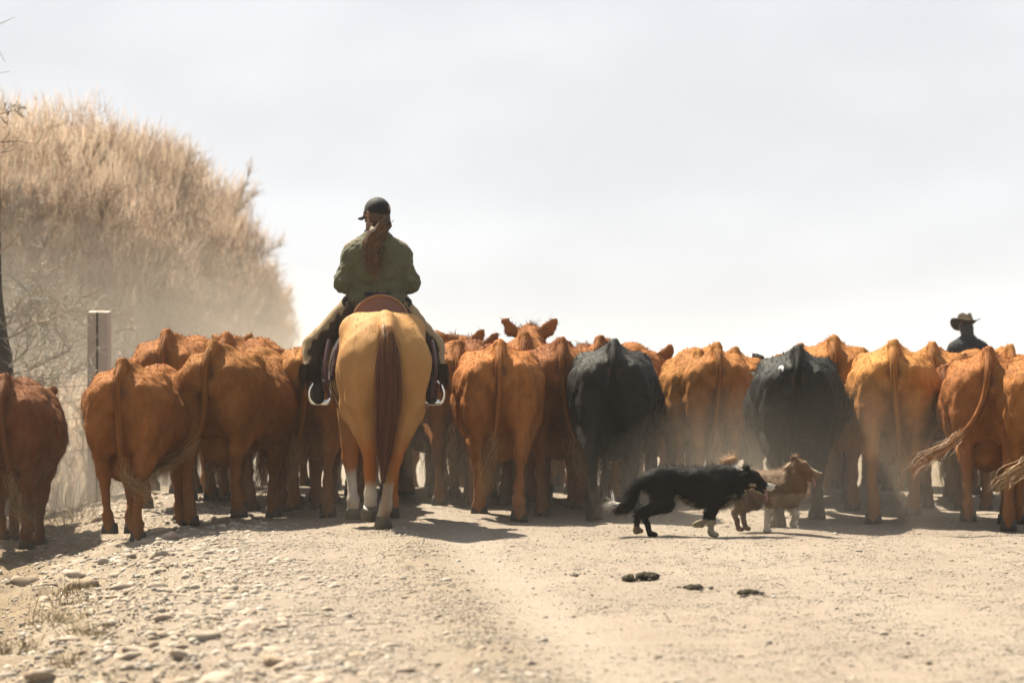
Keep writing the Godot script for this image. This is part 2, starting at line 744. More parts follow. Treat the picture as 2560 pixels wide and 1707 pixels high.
func build_ground() -> void:
	var right := steps_out(0.0, 0.07, 5.0, 900.0)
	var xs := PackedFloat32Array()
	for i in range(right.size() - 1, 0, -1):
		xs.append(-right[i])
	xs.append_array(right)
	var ahead := steps_out(8.0, 0.085, 30.0, 1800.0)
	var back := steps_out(-8.0, 0.6, -7.0, 60.0)
	var zs := PackedFloat32Array()
	for i in range(back.size() - 1, 0, -1):
		zs.append(back[i])
	for v in ahead:
		zs.append(-v)
	var v := PackedVector3Array()
	var cols := PackedColorArray()
	var ind := PackedInt32Array()
	var nx := xs.size()
	for z in zs:
		for x in xs:
			v.append(Vector3(x, ground(x, z), z))
			cols.append(ground_color(x, z))
	for j in zs.size() - 1:
		for i in nx - 1:
			var p := j * nx + i
			ind.append_array(PackedInt32Array([p, p + nx, p + 1, p + 1, p + nx, p + nx + 1]))
	var ups := PackedVector3Array()
	ups.resize(v.size())
	ups.fill(Vector3.UP)
	var m := pelt(0.92, 0.0, 0.2)
	m.uv1_triplanar = true
	m.uv1_world_triplanar = true
	m.uv1_scale = Vector3(0.55, 0.55, 0.55)
	m.albedo_texture = gravel_texture(false)
	m.normal_enabled = true
	m.normal_texture = gravel_texture(true)
	m.normal_scale = 1.1
	M.ground = m
	structure("road", mesh_of([v, smooth_normals(v, ind, ups), ind], cols), m)
	# loose grit lying on the road
	for kind in 3:
		var mm := MultiMesh.new()
		mm.transform_format = MultiMesh.TRANSFORM_3D
		mm.use_colors = true
		mm.mesh = pebble(kind + 3, 5, 3, 0.6)
		var places: Array[Transform3D] = []
		var tints: Array[Color] = []
		while places.size() < 52000:
			var z := -8.6 - pow(rng.randf(), 1.25) * 18.0
			var x := rng.randf_range(-0.235, 0.225) * -z + rng.randf_range(-0.3, 0.3)
			var side := edge_at(z) - x
			var inside_track := exp(-pow((x - track_at(z)) / 0.22, 2.0))
			if rng.randf() < inside_track * 0.75 or rng.randf() < 0.45 - patches.get_noise_2d(x * 1.5, z * 0.8):
				continue
			var ridge := exp(-pow((x - track_at(z) + 0.42) / 0.25, 2.0)) + smooth(-1.2, 0.2, side)
			var size := 0.0021 * exp(absf(rng.randfn(0.0, 0.55))) * (1.0 + 0.5 * ridge)
			if rng.randf() < 0.012:
				size *= 2.2
			places.append(Transform3D(Basis.from_euler(Vector3(rng.randf() * 0.6, rng.randf() * TAU, rng.randf() * 0.6)).scaled(Vector3(size, size * rng.randf_range(0.5, 0.9), size)), Vector3(x, ground(x, z) + size * 0.15, z)))
			tints.append(stone_tint(rng, 0.85))
		mm.instance_count = places.size()
		for i in places.size():
			mm.set_instance_transform(i, places[i])
			mm.set_instance_color(i, tints[i])
		var o := MultiMeshInstance3D.new()
		o.name = fresh("gravel", self)
		o.multimesh = mm
		o.material_override = M.pebble
		o.set_meta("kind", "stuff")
		tag(o, ["sandy loose gravel scattered over the road", "grey loose gravel scattered over the road", "fine sharp grit scattered over the road"][kind], "gravel")
		add_child(o, true)


func stone_tint(r: RandomNumberGenerator, bright := 1.0) -> Color:
	var k := r.randf()
	var c := Color(0.64, 0.545, 0.43)
	if k < 0.22:
		c = Color(0.76, 0.68, 0.57)
	elif k < 0.34:
		c = Color(0.66, 0.51, 0.41)
	elif k < 0.42:
		c = Color(0.56, 0.53, 0.48)
	elif k < 0.55:
		c = Color(0.52, 0.38, 0.24)
	elif k < 0.60:
		c = Color(0.30, 0.20, 0.12)
	c = c.lerp(Color(0.70, 0.60, 0.49), 0.45) * bright * r.randf_range(0.84, 1.1)
	c.a = 1.0
	return c


func gravel_texture(as_normal: bool) -> NoiseTexture2D:
	var n := FastNoiseLite.new()
	n.seed = 5
	n.noise_type = FastNoiseLite.TYPE_CELLULAR
	n.cellular_return_type = FastNoiseLite.RETURN_DISTANCE2_SUB if as_normal else FastNoiseLite.RETURN_CELL_VALUE
	n.cellular_jitter = 1.0
	n.frequency = 0.115
	n.fractal_type = FastNoiseLite.FRACTAL_FBM
	n.fractal_octaves = 2
	n.fractal_gain = 0.6
	var t := NoiseTexture2D.new()
	t.width = 1024
	t.height = 1024
	t.seamless = true
	t.seamless_blend_skirt = 0.08
	t.noise = n
	if as_normal:
		t.as_normal_map = true
		t.bump_strength = 5.0
	else:
		var g := Gradient.new()
		g.offsets = PackedFloat32Array([0.0, 0.25, 0.6, 0.85, 1.0])
		g.colors = PackedColorArray([Color(0.80, 0.76, 0.70), Color(0.92, 0.90, 0.87), Color(0.97, 0.96, 0.95), Color(1, 1, 1), Color(1.0, 0.98, 0.95)])
		t.color_ramp = g
	return t


# a worn river stone: a ball pulled out of round
func pebble(seed_: int, around: int, rings: int, flat: float) -> ArrayMesh:
	var v := PackedVector3Array()
	var nn := PackedVector3Array()
	var ind := PackedInt32Array()
	var at := Vector3(seed_ * 3.7, seed_ * 1.3, 0)
	for i in rings + 1:
		var up := PI * (float(i) / rings - 0.5)
		for j in around:
			var w := TAU * j / around
			var p := Vector3(cos(w) * cos(up), sin(up), sin(w) * cos(up))
			var r := 1.0 + 0.34 * bumps.get_noise_3dv(p * 0.8 + at) + 0.24 * bumps.get_noise_3dv(p * 1.9 + at)
			v.append(Vector3(p.x * 1.25, p.y * flat, p.z * 0.95) * r)
			nn.append(p)
	for i in rings:
		for j in around:
			var p := i * around + j
			var q := i * around + (j + 1) % around
			ind.append_array(PackedInt32Array([p, q, p + around, q, q + around, p + around]))
	return mesh_of([v, smooth_normals(v, ind, nn), ind])


func build_stones() -> void:
	var r := RandomNumberGenerator.new()
	r.seed = 31
	var shapes := []
	for k in 7:
		shapes.append(pebble(20 + k, 9, 5, 0.48 + 0.05 * (k % 4)))
	var mats := []
	for k in 9:
		var m := plain(stone_tint(r, 1.05), 0.85, 0.0, 0.25)
		m.uv1_triplanar = true
		m.uv1_scale = Vector3(0.8, 0.8, 0.8)
		m.albedo_texture = gravel_texture(false) if k == 0 else mats[0].albedo_texture
		mats.append(m)
	# the shoulder's own bed of earth, which carries the stones
	var bed := Node3D.new()
	bed.name = "stony_shoulder"
	bed.set_meta("kind", "structure")
	add_child(bed)
	var spots := []
	var tries := 0
	while spots.size() < 4600 and tries < 60000:
		tries += 1
		var z := -8.9 - pow(r.randf(), 1.1) * 17.5
		var x := r.randf_range(-0.215, 0.02) * -z
		var side := edge_at(z) - x
		var want := smooth(-0.75, 0.15, side) * (1.0 - 0.80 * smooth(0.75, 1.5, side))
		if r.randf() > want * (0.75 + 0.5 * patches.get_noise_2d(x * 2.0, z * 2.0)):
			continue
		var size := 0.0105 * exp(absf(r.randfn(0.0, 0.66)))
		size = minf(size, 0.072) * (0.7 + 0.3 * smooth(-0.6, 0.2, side))
		spots.append([size / -z, size, x, z])
	spots.sort_custom(func(a: Array, b: Array) -> bool: return a[0] > b[0])
	var small: Array[Transform3D] = []
	var tints: Array[Color] = []
	var taken := []
	var big := 0
	for s in spots:
		var size: float = s[1]
		var p := Vector3(s[2], ground(s[2], s[3]) + size * -0.13, s[3])
		var turn := Basis.from_euler(Vector3(r.randfn(0, 0.22), r.randf() * TAU, r.randfn(0, 0.22)))
		if big < 300:
			var clear := true
			for q in taken:
				if p.distance_squared_to(q[0]) < pow((size + float(q[1])) * 0.85, 2.0):
					clear = false
					break
			if not clear:
				continue
			taken.append([p, size])
			var o := part("stone", shapes[r.randi() % 7], mats[r.randi() % 9], bed)
			o.transform = Transform3D(turn.scaled(Vector3(r.randf_range(0.75, 1.3), r.randf_range(0.8, 1.15), r.randf_range(0.75, 1.1)) * size), p)
			big += 1
		else:
			small.append(Transform3D(turn.scaled(Vector3.ONE * size), p))
			tints.append(stone_tint(r, 1.05))
	var mm := MultiMesh.new()
	mm.transform_format = MultiMesh.TRANSFORM_3D
	mm.use_colors = true
	mm.mesh = pebble(20, 8, 4, 0.55)
	mm.instance_count = small.size()
	for i in small.size():
		mm.set_instance_transform(i, small[i])
		mm.set_instance_color(i, tints[i])
	var o := MultiMeshInstance3D.new()
	o.name = "small_stones"
	o.multimesh = mm
	o.material_override = M.pebble
	o.set_meta("kind", "stuff")
	bed.add_child(o)


# ---------------------------------------------------------------- cattle
# A cow faces -z and stands on y = 0. POSE: step (how far the legs are swung), belly (half width), head (0 low ... 1 high), turn (head to one side), tail head height
var cow_shapes := {}
var cow_meshes := {}

const COW_POSES := [
	{"step": 0.5, "belly": 0.375, "head": 0.15, "turn": 0.1, "rump": 0.0},
	{"step": -0.6, "belly": 0.41, "head": 0.2, "turn": -0.1, "rump": 0.01},
	{"step": 0.15, "belly": 0.36, "head": 0.64, "turn": 0.12, "rump": 0.02},
	{"step": -0.25, "belly": 0.39, "head": 0.55, "turn": 0.35, "rump": -0.01},
	{"step": 0.9, "belly": 0.40, "head": 0.3, "turn": 0.3, "rump": 0.02},
]


func cow_legs(pose: Dictionary) -> Array:
	# hip swing of left hind, right hind, left fore, right fore; then [joints, lifted]
	var s: float = pose.step
	var out := []
	for k in 4:
		var side := -1.0 if k % 2 == 0 else 1.0
		var swing := s * (1.0 if k == 0 or k == 3 else -1.0)
		var dz := -0.17 * swing
		var up := 0.05 if swing > 0.45 else 0.0
		if k < 2:
			out.append([
				Vector3(side * 0.20, 1.03, 0.46), Vector3(side * 0.215, 0.73, 0.34 + dz * 0.35), Vector3(side * 0.165, 0.49 + up * 0.5, 0.70 + dz * 0.75),
				Vector3(side * 0.15, 0.15 + up, 0.66 + dz * 1.15), Vector3(side * 0.15, 0.05 + up, 0.62 + dz * 1.25)])
		else:
			out.append([
				Vector3(side * 0.20, 0.98, -0.62), Vector3(side * 0.20, 0.68, -0.52 + dz * 0.2), Vector3(side * 0.17, 0.39 + up, -0.58 + dz * 0.9),
				Vector3(side * 0.16, 0.15 + up, -0.56 + dz * 1.05), Vector3(side * 0.16, 0.05 + up, -0.60 + dz * 1.1)])
	return out


func cow_head(pose: Dictionary) -> Transform3D:
	var h: float = pose.head
	var at := Vector3(0.30 * float(pose.turn), lerpf(0.93, 1.56, h), lerpf(-1.42, -1.28, h))
	return Transform3D(Basis(Vector3.UP, -float(pose.turn) * 1.1) * Basis(Vector3.RIGHT, lerpf(-0.35, 0.05, h)), at)


func cow_shape(n: int) -> Array:
	if cow_shapes.has(n):
		return cow_shapes[n]
	var pose: Dictionary = COW_POSES[n]
	var w: float = pose.belly
	var up: float = pose.rump
	var f := Field.new(Vector3(-0.56, -0.02, -2.0), Vector3(0.56, 1.86, 0.96), 0.028)
	f.loft([
		[-1.0, 1.20, 0.80, 0.13, 1.0, 2.0, 2.0],
		[-0.90, 1.25, 0.66, 0.21, 0.95, 2.0, 2.0],
		[-0.70, 1.30, 0.58, 0.26, 0.92, 1.9, 2.0],
		[-0.45, 1.28, 0.53, w - 0.05, 0.88, 1.9, 1.9],
		[-0.15, 1.26, 0.51, w, 0.88, 1.9, 1.8],
		[0.10, 1.27 + up * 0.3, 0.53, w - 0.005, 0.90, 1.8, 1.8],
		[0.33, 1.315 + up * 0.6, 0.60, 0.34, 0.95, 2.0, 1.9],
		[0.52, 1.295 + up, 0.65, 0.31, 0.97, 1.95, 1.9],
		[0.66, 1.255 + up, 0.68, 0.285, 0.97, 1.95, 2.3],
		[0.76, 1.195 + up, 0.80, 0.225, 1.0, 1.95, 2.2],
		[0.825, 1.10, 0.92, 0.10, 1.02, 2.0, 2.0]])
	# backbone, tail head, hooks and pins
	f.cap(Vector3(0, 1.245, -0.1), Vector3(0, 1.295 + up, 0.45), 0.03, 0.035, 0.08)
	f.cap(Vector3(0, 1.295 + up, 0.45), Vector3(0, 1.335 + up, 0.68), 0.035, 0.030, 0.09)
	f.cap(Vector3(0, 1.335 + up, 0.68), Vector3(0, 1.22 + up, 0.815), 0.030, 0.036, 0.08)
	for s in [-1.0, 1.0]:
		f.ball(Vector3(s * 0.25, 1.215, 0.32), 0.05, 0.12)
		f.ball(Vector3(s * 0.125, 1.13, 0.77), 0.055, 0.09)
		f.cap(Vector3(s * 0.13, 1.10, 0.70), Vector3(s * 0.16, 0.82, 0.70), 0.11, 0.095, 0.07)
		f.ball(Vector3(s * 0.20, 1.02, -0.62), 0.17, 0.12, Vector3(1.4, 0.8, 1.0))
	var legs := cow_legs(pose)
	for k in 4:
		var j: Array = legs[k]
		if k < 2:
			f.cap(j[0], j[1], 0.185, 0.115, 0.09, Vector3(1.25, 1, 1))
			f.cap(j[1] + Vector3(0, 0.03, 0.04), j[2], 0.108, 0.048, 0.06)
			f.cap(Vector3(j[0].x * 0.82, 0.86, 0.69), j[2] + Vector3(0, 0.04, 0.01), 0.12, 0.04, 0.07, Vector3(1.1, 1, 1))
			f.ball(j[2] + Vector3(0, 0.03, 0.04), 0.038, 0.03)
			f.cap(j[2], j[3], 0.043, 0.036, 0.03)
		else:
			f.cap(j[0], j[1], 0.15, 0.10, 0.08, Vector3(1.2, 1, 1))
			f.cap(j[1], j[2], 0.095, 0.055, 0.05)
			f.ball(j[2], 0.058, 0.03)
			f.cap(j[2], j[3], 0.042, 0.036, 0.03)
		f.ball(j[3], 0.045, 0.02)
		f.cap(j[3], j[4], 0.040, 0.052, 0.02)
	f.ball(Vector3(0, 0.55, 0.42), 0.13, 0.08, Vector3(0.9, 1.1, 0.8))
	# the cleft between the thighs
	f.cap(Vector3(0, 0.50, 0.92), Vector3(0, 1.08, 0.90), 0.075, 0.03, 0.07, Vector3(1.7, 1, 1), true)
	# neck and head
	var t := cow_head(pose)
	var poll := t * Vector3(0, 0.02, 0.10)
	f.cap(Vector3(0, 1.02, -0.80), poll + Vector3(0, -0.10, 0.10), 0.26, 0.14, 0.10, Vector3(1.25, 0.85, 1))
	f.cap(Vector3(0, 1.20, -0.62), poll + Vector3(0, 0.0, 0.06), 0.12, 0.085, 0.10)
	f.cap(poll, t * Vector3(0, -0.06, -0.06), 0.115, 0.11, 0.06)
	f.cap(t * Vector3(0, -0.04, -0.05), t * Vector3(0, -0.26, -0.32), 0.115, 0.075, 0.05)
	f.ball(t * Vector3(0, -0.28, -0.35), 0.078, 0.03)
	f.cap(t * Vector3(0, -0.12, 0.0), t * Vector3(0, -0.27, -0.24), 0.09, 0.05, 0.05)
	for s in [-1.0, 1.0]:
		f.ball(t * Vector3(s * 0.098, -0.05, -0.10), 0.03, 0.02)
		# ears: leaves held out and a little up
		f.cap(t * Vector3(s * 0.10, 0.03, 0.08), t * Vector3(s * 0.165, 0.085, 0.12), 0.034, 0.064, 0.03, Vector3(1, 1, 1.7))
		f.cap(t * Vector3(s * 0.165, 0.085, 0.12), t * Vector3(s * 0.215, 0.155, 0.13), 0.064, 0.042, 0.02, Vector3(1, 1, 1.7))
	var s := roughened(f.surface(), 0.012, 9.0)
	cow_shapes[n] = s
	return s


func cow_paint(p: Vector3, n: Vector3, base: Color, pose: Dictionary, t: Transform3D, seed_: float) -> Color:
	var a := patches.get_noise_3dv(p * 2.6 + Vector3(seed_, 0, 0))
	var b := bumps.get_noise_3d(p.x * 34.0, p.y * 8.0 + seed_, p.z * 12.0)
	var c := base * (1.0 + 0.22 * a + 0.22 * b)
	# sun-bleached along the back, darker down the legs, dust on the shins
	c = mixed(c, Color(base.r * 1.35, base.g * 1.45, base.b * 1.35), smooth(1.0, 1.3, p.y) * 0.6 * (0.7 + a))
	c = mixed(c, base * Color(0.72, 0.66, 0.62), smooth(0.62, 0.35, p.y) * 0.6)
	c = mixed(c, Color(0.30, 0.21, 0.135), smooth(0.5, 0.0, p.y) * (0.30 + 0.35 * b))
	# stains and bare skin under the tail
	var d := Vector2(p.x, p.y - 1.13).length()
	if p.z > 0.68:
		c = mixed(c, Color(0.20, 0.105, 0.075), smooth(0.07, 0.03, d) * 0.8)
		c = mixed(c, base * 0.5, smooth(0.10, 0.02, absf(p.x)) * smooth(1.1, 0.9, p.y) * 0.6)
	var q := t.affine_inverse() * p
	if q.z < -0.2 and q.y < -0.2:
		c = mixed(c, Color(0.06, 0.035, 0.03), smooth(-0.36, -0.42, q.z))
	if absf(q.x) > 0.105 and absf(q.y + 0.05) < 0.02 and absf(q.z + 0.10) < 0.025:
		c = Color(0.01, 0.008, 0.007)
	if absf(q.x) > 0.14 and q.z < 0.125 and q.y > -0.02:
		c = mixed(c, base * 0.45, 0.7)
	c.a = 1.0
	return c


func cow_length(p: Vector3, n: Vector3) -> float:
	if p.y < 0.12:
		return 0.0
	var l := 0.35 + 0.75 * smooth(0.2, 0.7, p.y) + 0.35 * maxf(0.0, bumps.get_noise_3dv(p * 3.0))
	if p.z < -1.05:
		l *= 1.0 + (0.7 if n.y > 0.4 and p.y > 1.2 else 0.0)
	return l


func hoof_mesh() -> ArrayMesh:
	if not M.has("cloven"):
		var s := []
		for side in [-1.0, 1.0]:
			var h := lathe([[0.012, 0.085], [0.034, 0.08], [0.04, 0.045], [0.046, 0.0], [0.0, 0.0]], 10, 0.78, 1.35)
			h = moved(h, Transform3D(Basis(Vector3.UP, side * -0.10), Vector3(side * 0.031, 0, -0.012)))
			s = h if s.is_empty() else joined(s, h)
		M.cloven = mesh_of(s)
	return M.cloven


func cow_tail(o: Node3D, base: Color, up: float, kind: String, r: RandomNumberGenerator) -> void:
	var root := Vector3(0, 1.30 + up, 0.735)
	var p: Array
	match kind:
		"left":
			p = [root, Vector3(0.0, 1.18 + up, 0.865), Vector3(0.0, 0.95, 0.89), Vector3(-0.02, 0.72, 0.93), Vector3(-0.13, 0.54, 1.0), Vector3(-0.30, 0.44, 1.03), Vector3(-0.40, 0.34, 1.02)]
		"far_left":
			p = [root, Vector3(0.0, 1.18 + up, 0.87), Vector3(-0.03, 1.0, 0.93), Vector3(-0.13, 0.80, 1.03), Vector3(-0.30, 0.65, 1.12), Vector3(-0.46, 0.56, 1.14), Vector3(-0.62, 0.47, 1.12)]
		"right":
			p = [root, Vector3(0.0, 1.18 + up, 0.865), Vector3(0.01, 0.95, 0.88), Vector3(0.03, 0.70, 0.91), Vector3(0.08, 0.50, 0.95), Vector3(0.20, 0.42, 0.98), Vector3(0.36, 0.38, 0.98)]
		"right_down":
			p = [root, Vector3(0.0, 1.18 + up, 0.865), Vector3(0.01, 0.95, 0.88), Vector3(0.05, 0.72, 0.90), Vector3(0.10, 0.50, 0.93), Vector3(0.13, 0.38, 0.95), Vector3(0.24, 0.30, 0.97)]
		"short":
			p = [root, Vector3(0.0, 1.18 + up, 0.865), Vector3(0.0, 0.98, 0.88), Vector3(-0.02, 0.74, 0.88), Vector3(-0.05, 0.56, 0.89), Vector3(-0.08, 0.40, 0.90), Vector3(-0.11, 0.22, 0.90)]
		_:
			var x := r.randf_range(-0.05, 0.05)
			p = [root, Vector3(0.0, 1.18 + up, 0.865), Vector3(x * 0.3, 0.98, 0.875), Vector3(x, 0.74, 0.87), Vector3(x * 1.4, 0.52, 0.87), Vector3(x * 1.6, 0.36, 0.89), Vector3(x * 2.0, 0.20, 0.90)]
	for i in range(2, 5):
		p[i] -= Vector3(0, 0, 0.014)
	var path := curve(p, 24)
	var radii := []
	for i in 21:
		radii.append(lerpf(0.030, 0.011, pow(i / 20.0, 0.6)))
	var s := tube(path.slice(0, 21), radii, 8)
	var t := part("tail", mesh_of(s, painted(s, func(q: Vector3, _n: Vector3) -> Color: return base * (0.85 + 0.2 * bumps.get_noise_3dv(q * 12.0)) * Color(1, 1, 1, 0) + Color(0, 0, 0, 1))), M.hide, o)
	var dark := base.r < 0.08
	var pale := Color(0.05, 0.042, 0.035) if dark else Color(0.50, 0.33, 0.155).lerp(base, r.randf_range(0.1, 0.55))
	var l := locks(path, 150, 0.010, 0.040, Vector2(0.74, 1.0), 0.0055, pale, r, 0.018, 0.54)
	part("tail_switch", mesh_of(l[0], l[1]), M.hair, t)
	var h := locks(path, 120, 0.031, 0.016, Vector2(0.25, 0.7), 0.010, base, r, 0.0, 0.0, 0.3, true)
	part("tail_hair", mesh_of(h[0], h[1]), M.coat, t)


func cow(called: String, label: String, pose_n: int, base: Color, at: Vector3, turn: float, size: float, tail: String, detail := 1.0, category := "cow") -> Node3D:
	var o := thing(called, label, category, at, turn, "cattle of the herd walking up the road")
	var pose: Dictionary = COW_POSES[pose_n]
	var key := "%d %s %d" % [pose_n, base.to_html(), int(detail * 10)]
	if not cow_meshes.has(key):
		var s := cow_shape(pose_n)
		var t := cow_head(pose)
		var shift := float(cow_meshes.size()) * 7.3
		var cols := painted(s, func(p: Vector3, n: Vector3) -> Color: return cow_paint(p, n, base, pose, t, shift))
		var fur: ArrayMesh = null
		if detail > 0.0:
			fur = coat_mesh(s, cols, int(26000 * detail), 0.038, 0.0021 / sqrt(detail), 0.18, Vector3(0, -0.75, 0.55), cow_length, 5 + cow_meshes.size(), 0.42)
		cow_meshes[key] = [mesh_of(s, cols), fur]
	var dark := base.r < 0.08
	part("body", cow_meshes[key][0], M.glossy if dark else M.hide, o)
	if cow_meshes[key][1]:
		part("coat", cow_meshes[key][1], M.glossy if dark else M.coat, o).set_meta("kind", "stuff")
	for j in cow_legs(pose):
		part("hoof", hoof_mesh(), M.hoof, o, Vector3(j[4].x, j[4].y - 0.05, j[4].z))
	var r := RandomNumberGenerator.new()
	r.seed = hash(label)
	cow_tail(o, base, pose.rump, tail, r)
	if float(pose.head) > 0.5 and detail > 0.5:
		# a rough tuft on the poll
		var t := cow_head(pose)
		var tuft := []
		var cols := PackedColorArray()
		for i in 9:
			var a := t * Vector3(r.randf_range(-0.07, 0.07), 0.07, r.randf_range(0.02, 0.14))
			var l := locks([a, a + Vector3(r.randfn(0, 0.02), 0.05, r.randfn(0, 0.02)), a + Vector3(r.randfn(0, 0.05), r.randf_range(0.06, 0.12), r.randfn(0, 0.04))], 7, 0.012, 0.012, Vector2(0.6, 1.0), 0.010, base * 0.7, r)
			tuft = l[0] if tuft.is_empty() else joined(tuft, l[0])
			cols.append_array(l[1])
		part("poll_hair", mesh_of(tuft, cols), M.hair, o)
	o.scale = Vector3.ONE * size * 1.022
	return o


func build_herd() -> void:
	var red := Color(0.41, 0.150, 0.040)
	var amber := Color(0.51, 0.200, 0.052)
	var dark := Color(0.30, 0.100, 0.030)
	var black := Color(0.03, 0.028, 0.027)
	# [label, pose, colour, x, z of the middle, turn, size, tail]
	var front := [
		["dark red cow down in the ditch at the left edge, tail hanging right", 1, Color(0.25, 0.100, 0.034), -3.95, -21.7, 0.08, 1.0, "right_down"],
		["curly haired red cow ahead of the one in the ditch at the left edge", 1, dark, -4.42, -23.9, 0.04, 0.97, "down"],
		["red cow with a lifted bare left leg stepping on the stony shoulder, beside the ditch", 4, Color(0.36, 0.130, 0.036), -2.78, -20.5, -0.07, 0.94, "right"],
		["red cow flicking a pale tassel tail to the left, left of the horse", 1, red, -2.13, -21.2, -0.17, 0.985, "left"],
		["orange cow half hidden by the left stirrup of the rider", 0, amber, -1.52, -22.4, -0.12, 1.02, "short"],
		["orange red cow with a long frayed tail tassel, right of the horse", 0, amber, -0.10, -21.8, 0.0, 1.0, "short"],
		["red cow pressed against the right flank of the cow with the frayed tassel", 1, red, 0.36, -22.5, 0.04, 1.01, "right_down"],
		["wide black cow with a grey shine on its hips, nearest to the middle", 1, black, 0.80, -21.9, -0.02, 0.985, "down"],
		["orange cow between the two black cows", 0, amber, 1.62, -24.3, -0.02, 0.96, "down"],
		["black cow with a white tag on its hip, behind the brown dog", 1, black, 2.17, -20.9, -0.09, 0.955, "down"],
		["amber cow with a tall pale tail head, right of the tagged black cow", 1, Color(0.60, 0.265, 0.07), 2.98, -21.4, -0.14, 0.985, "down"],
		["red cow swinging its long tail far out to the left", 4, amber, 3.56, -20.5, -0.17, 0.935, "far_left"],
		["orange cow cut by the right edge of the picture, one pale sole lifted", 4, amber, 3.83, -20.2, -0.08, 0.92, "left"],
	]
	var hue := 0
	for a in front:
		# no two coats are quite alike
		hue += 1
		var coat: Color = a[2] * (1.0 + 0.16 * sin(hue * 2.4))
		coat.g *= 1.0 + 0.07 * sin(hue * 5.1)
		var o := cow("cow", a[0], a[1], coat, Vector3(a[3], ground(a[3], a[4]), a[4]), a[5], a[6], a[7])
		if "white tag" in a[0]:
			var s := lathe([[0.0, 0.006], [0.022, 0.006], [0.025, 0.0]], 10, 1.0, 1.5)
			var m := part("hip_tag", mesh_of(moved(s, Transform3D(Basis(Vector3.RIGHT, 1.0) * Basis(Vector3.BACK, 0.45), Vector3.ZERO))), plain(Color(1.1, 1.1, 1.1), 0.5), o)
			m.position = Vector3(-0.125, 1.195, 0.785)
	var behind := [
		["tall red cow seen over the back of the one on the shoulder", 1, red, -2.85, -23.6, -0.05, 1.06, "down"],
		["red cow whose rump shows above the one with the pale tassel", 0, red, -2.38, -24.2, -0.10, 1.06, "down"],
		["dark red cow with both ears up, left of the rider's knee", 2, dark, -1.85, -23.1, -0.25, 0.97, "down"],
		["red cow just right of the rider's stirrup, mostly hidden by the horse", 3, red, -0.50, -24.2, 0.05, 1.02, "down"],
		["red cow with dark round ears peering over the back right of the horse", 3, dark, -0.28, -24.0, 0.12, 0.99, "down"],
		["shaggy headed red cow with wide ears, highest head in the middle of the herd", 2, red, 0.12, -24.4, -0.02, 1.05, "down"],
		["red cow with a tufted poll, looking out left above the black cow", 3, dark, 0.78, -25.2, 0.12, 0.97, "down"],
		["orange cow close beside the one between the black cows", 1, amber, 2.02, -25.2, -0.04, 0.97, "down"],
		["red cow with its hip bone up, just ahead of the tall pale tail head", 0, amber, 2.72, -23.3, -0.10, 1.03, "down"],
		["brown cow with one big dark ear up, below the far rider", 3, dark, 3.70, -23.6, -0.12, 0.87, "down"],
		["red cow whose back shows beside the far rider", 1, red, 4.16, -23.2, -0.18, 0.90, "down"],
		["black cow with one ear showing over the tagged black cow", 3, black, 2.32, -24.3, -0.06, 0.88, "down"],
	]
	for a in behind:
		cow("cow", a[0], a[1], a[2], Vector3(a[3], ground(a[3], a[4]), a[4]), a[5], a[6], a[7], 0.51)
	# the front of the herd, of which little more than backs and ears show
	var r := RandomNumberGenerator.new()
	r.seed = 99
	var row := 0
	var told := {}
	var where := ["just behind the front", "in the middle rank", "near the head of the herd", "in the farthest rank"]
	for z in [-24.6, -26.8, -29.0, -31.2]:
		for k in 10:
			var x: float = -3.6 + k * 0.9 + r.randf_range(-0.22, 0.22) + row * 0.3 + (z + 26.0) * 0.05
			var zz: float = z + r.randf_range(-0.6, 0.6)
			if x / zz > 0.118:
				continue
			var base: Color = [red, amber, dark, red, amber][r.randi() % 5]
			var pose: int = [0, 1, 4, 0, 1, 4, 3][r.randi() % 7] if x < 2.6 else [0, 1, 4][r.randi() % 3]
			var said: String = "%s cow %s, %s" % ["dark red" if base == dark else "orange" if base == amber else "red", where[row], ["beyond the ditch cow", "beyond the cow on the shoulder", "beyond the pale tasselled cow", "left of the rider", "hidden by the horse", "right of the horse", "beyond the frayed tassel cow", "beyond the left black cow", "between the two black cows", "beyond the tagged black cow", "below the far rider"][clampi(int((x + 3.9) / 0.72), 0, 10)]]
			if said in told:
				said += ", on its right"
			told[said] = true
			cow("cow", said, pose, base, Vector3(x, ground(x, zz), zz), r.randf_range(-0.25, 0.15), r.randf_range(0.93, 1.03), "down", 0.2)
		row += 1


# ---------------------------------------------------------------- bare willows
# thin tapering stems: three-sided slivers from a to b
func stem(v: PackedVector3Array, nn: PackedVector3Array, cols: PackedColorArray, a: Vector3, b: Vector3, ra: float, rb: float, c: Color, c2: Color) -> void:
	var d := (b - a).normalized()
	var s := d.cross(Vector3(0.3, 0.2, 0.93)).normalized()
	var u := d.cross(s)
	for k in 3:
		var w0 := TAU * k / 3.0
		var w1 := TAU * (k + 1) / 3.0
		var o0 := s * cos(w0) + u * sin(w0)
		var o1 := s * cos(w1) + u * sin(w1)
		if rb > 0.0:
			v.append_array(PackedVector3Array([a + o0 * ra, b + o0 * rb, a + o1 * ra, a + o1 * ra, b + o0 * rb, b + o1 * rb]))
			nn.append_array(PackedVector3Array([o0, o0, o1, o1, o0, o1]))
			cols.append_array(PackedColorArray([c, c2, c, c, c2, c2]))
		else:
			v.append_array(PackedVector3Array([a + o0 * ra, b, a + o1 * ra]))
			nn.append_array(PackedVector3Array([o0, d, o1]))
			cols.append_array(PackedColorArray([c, c2, c]))


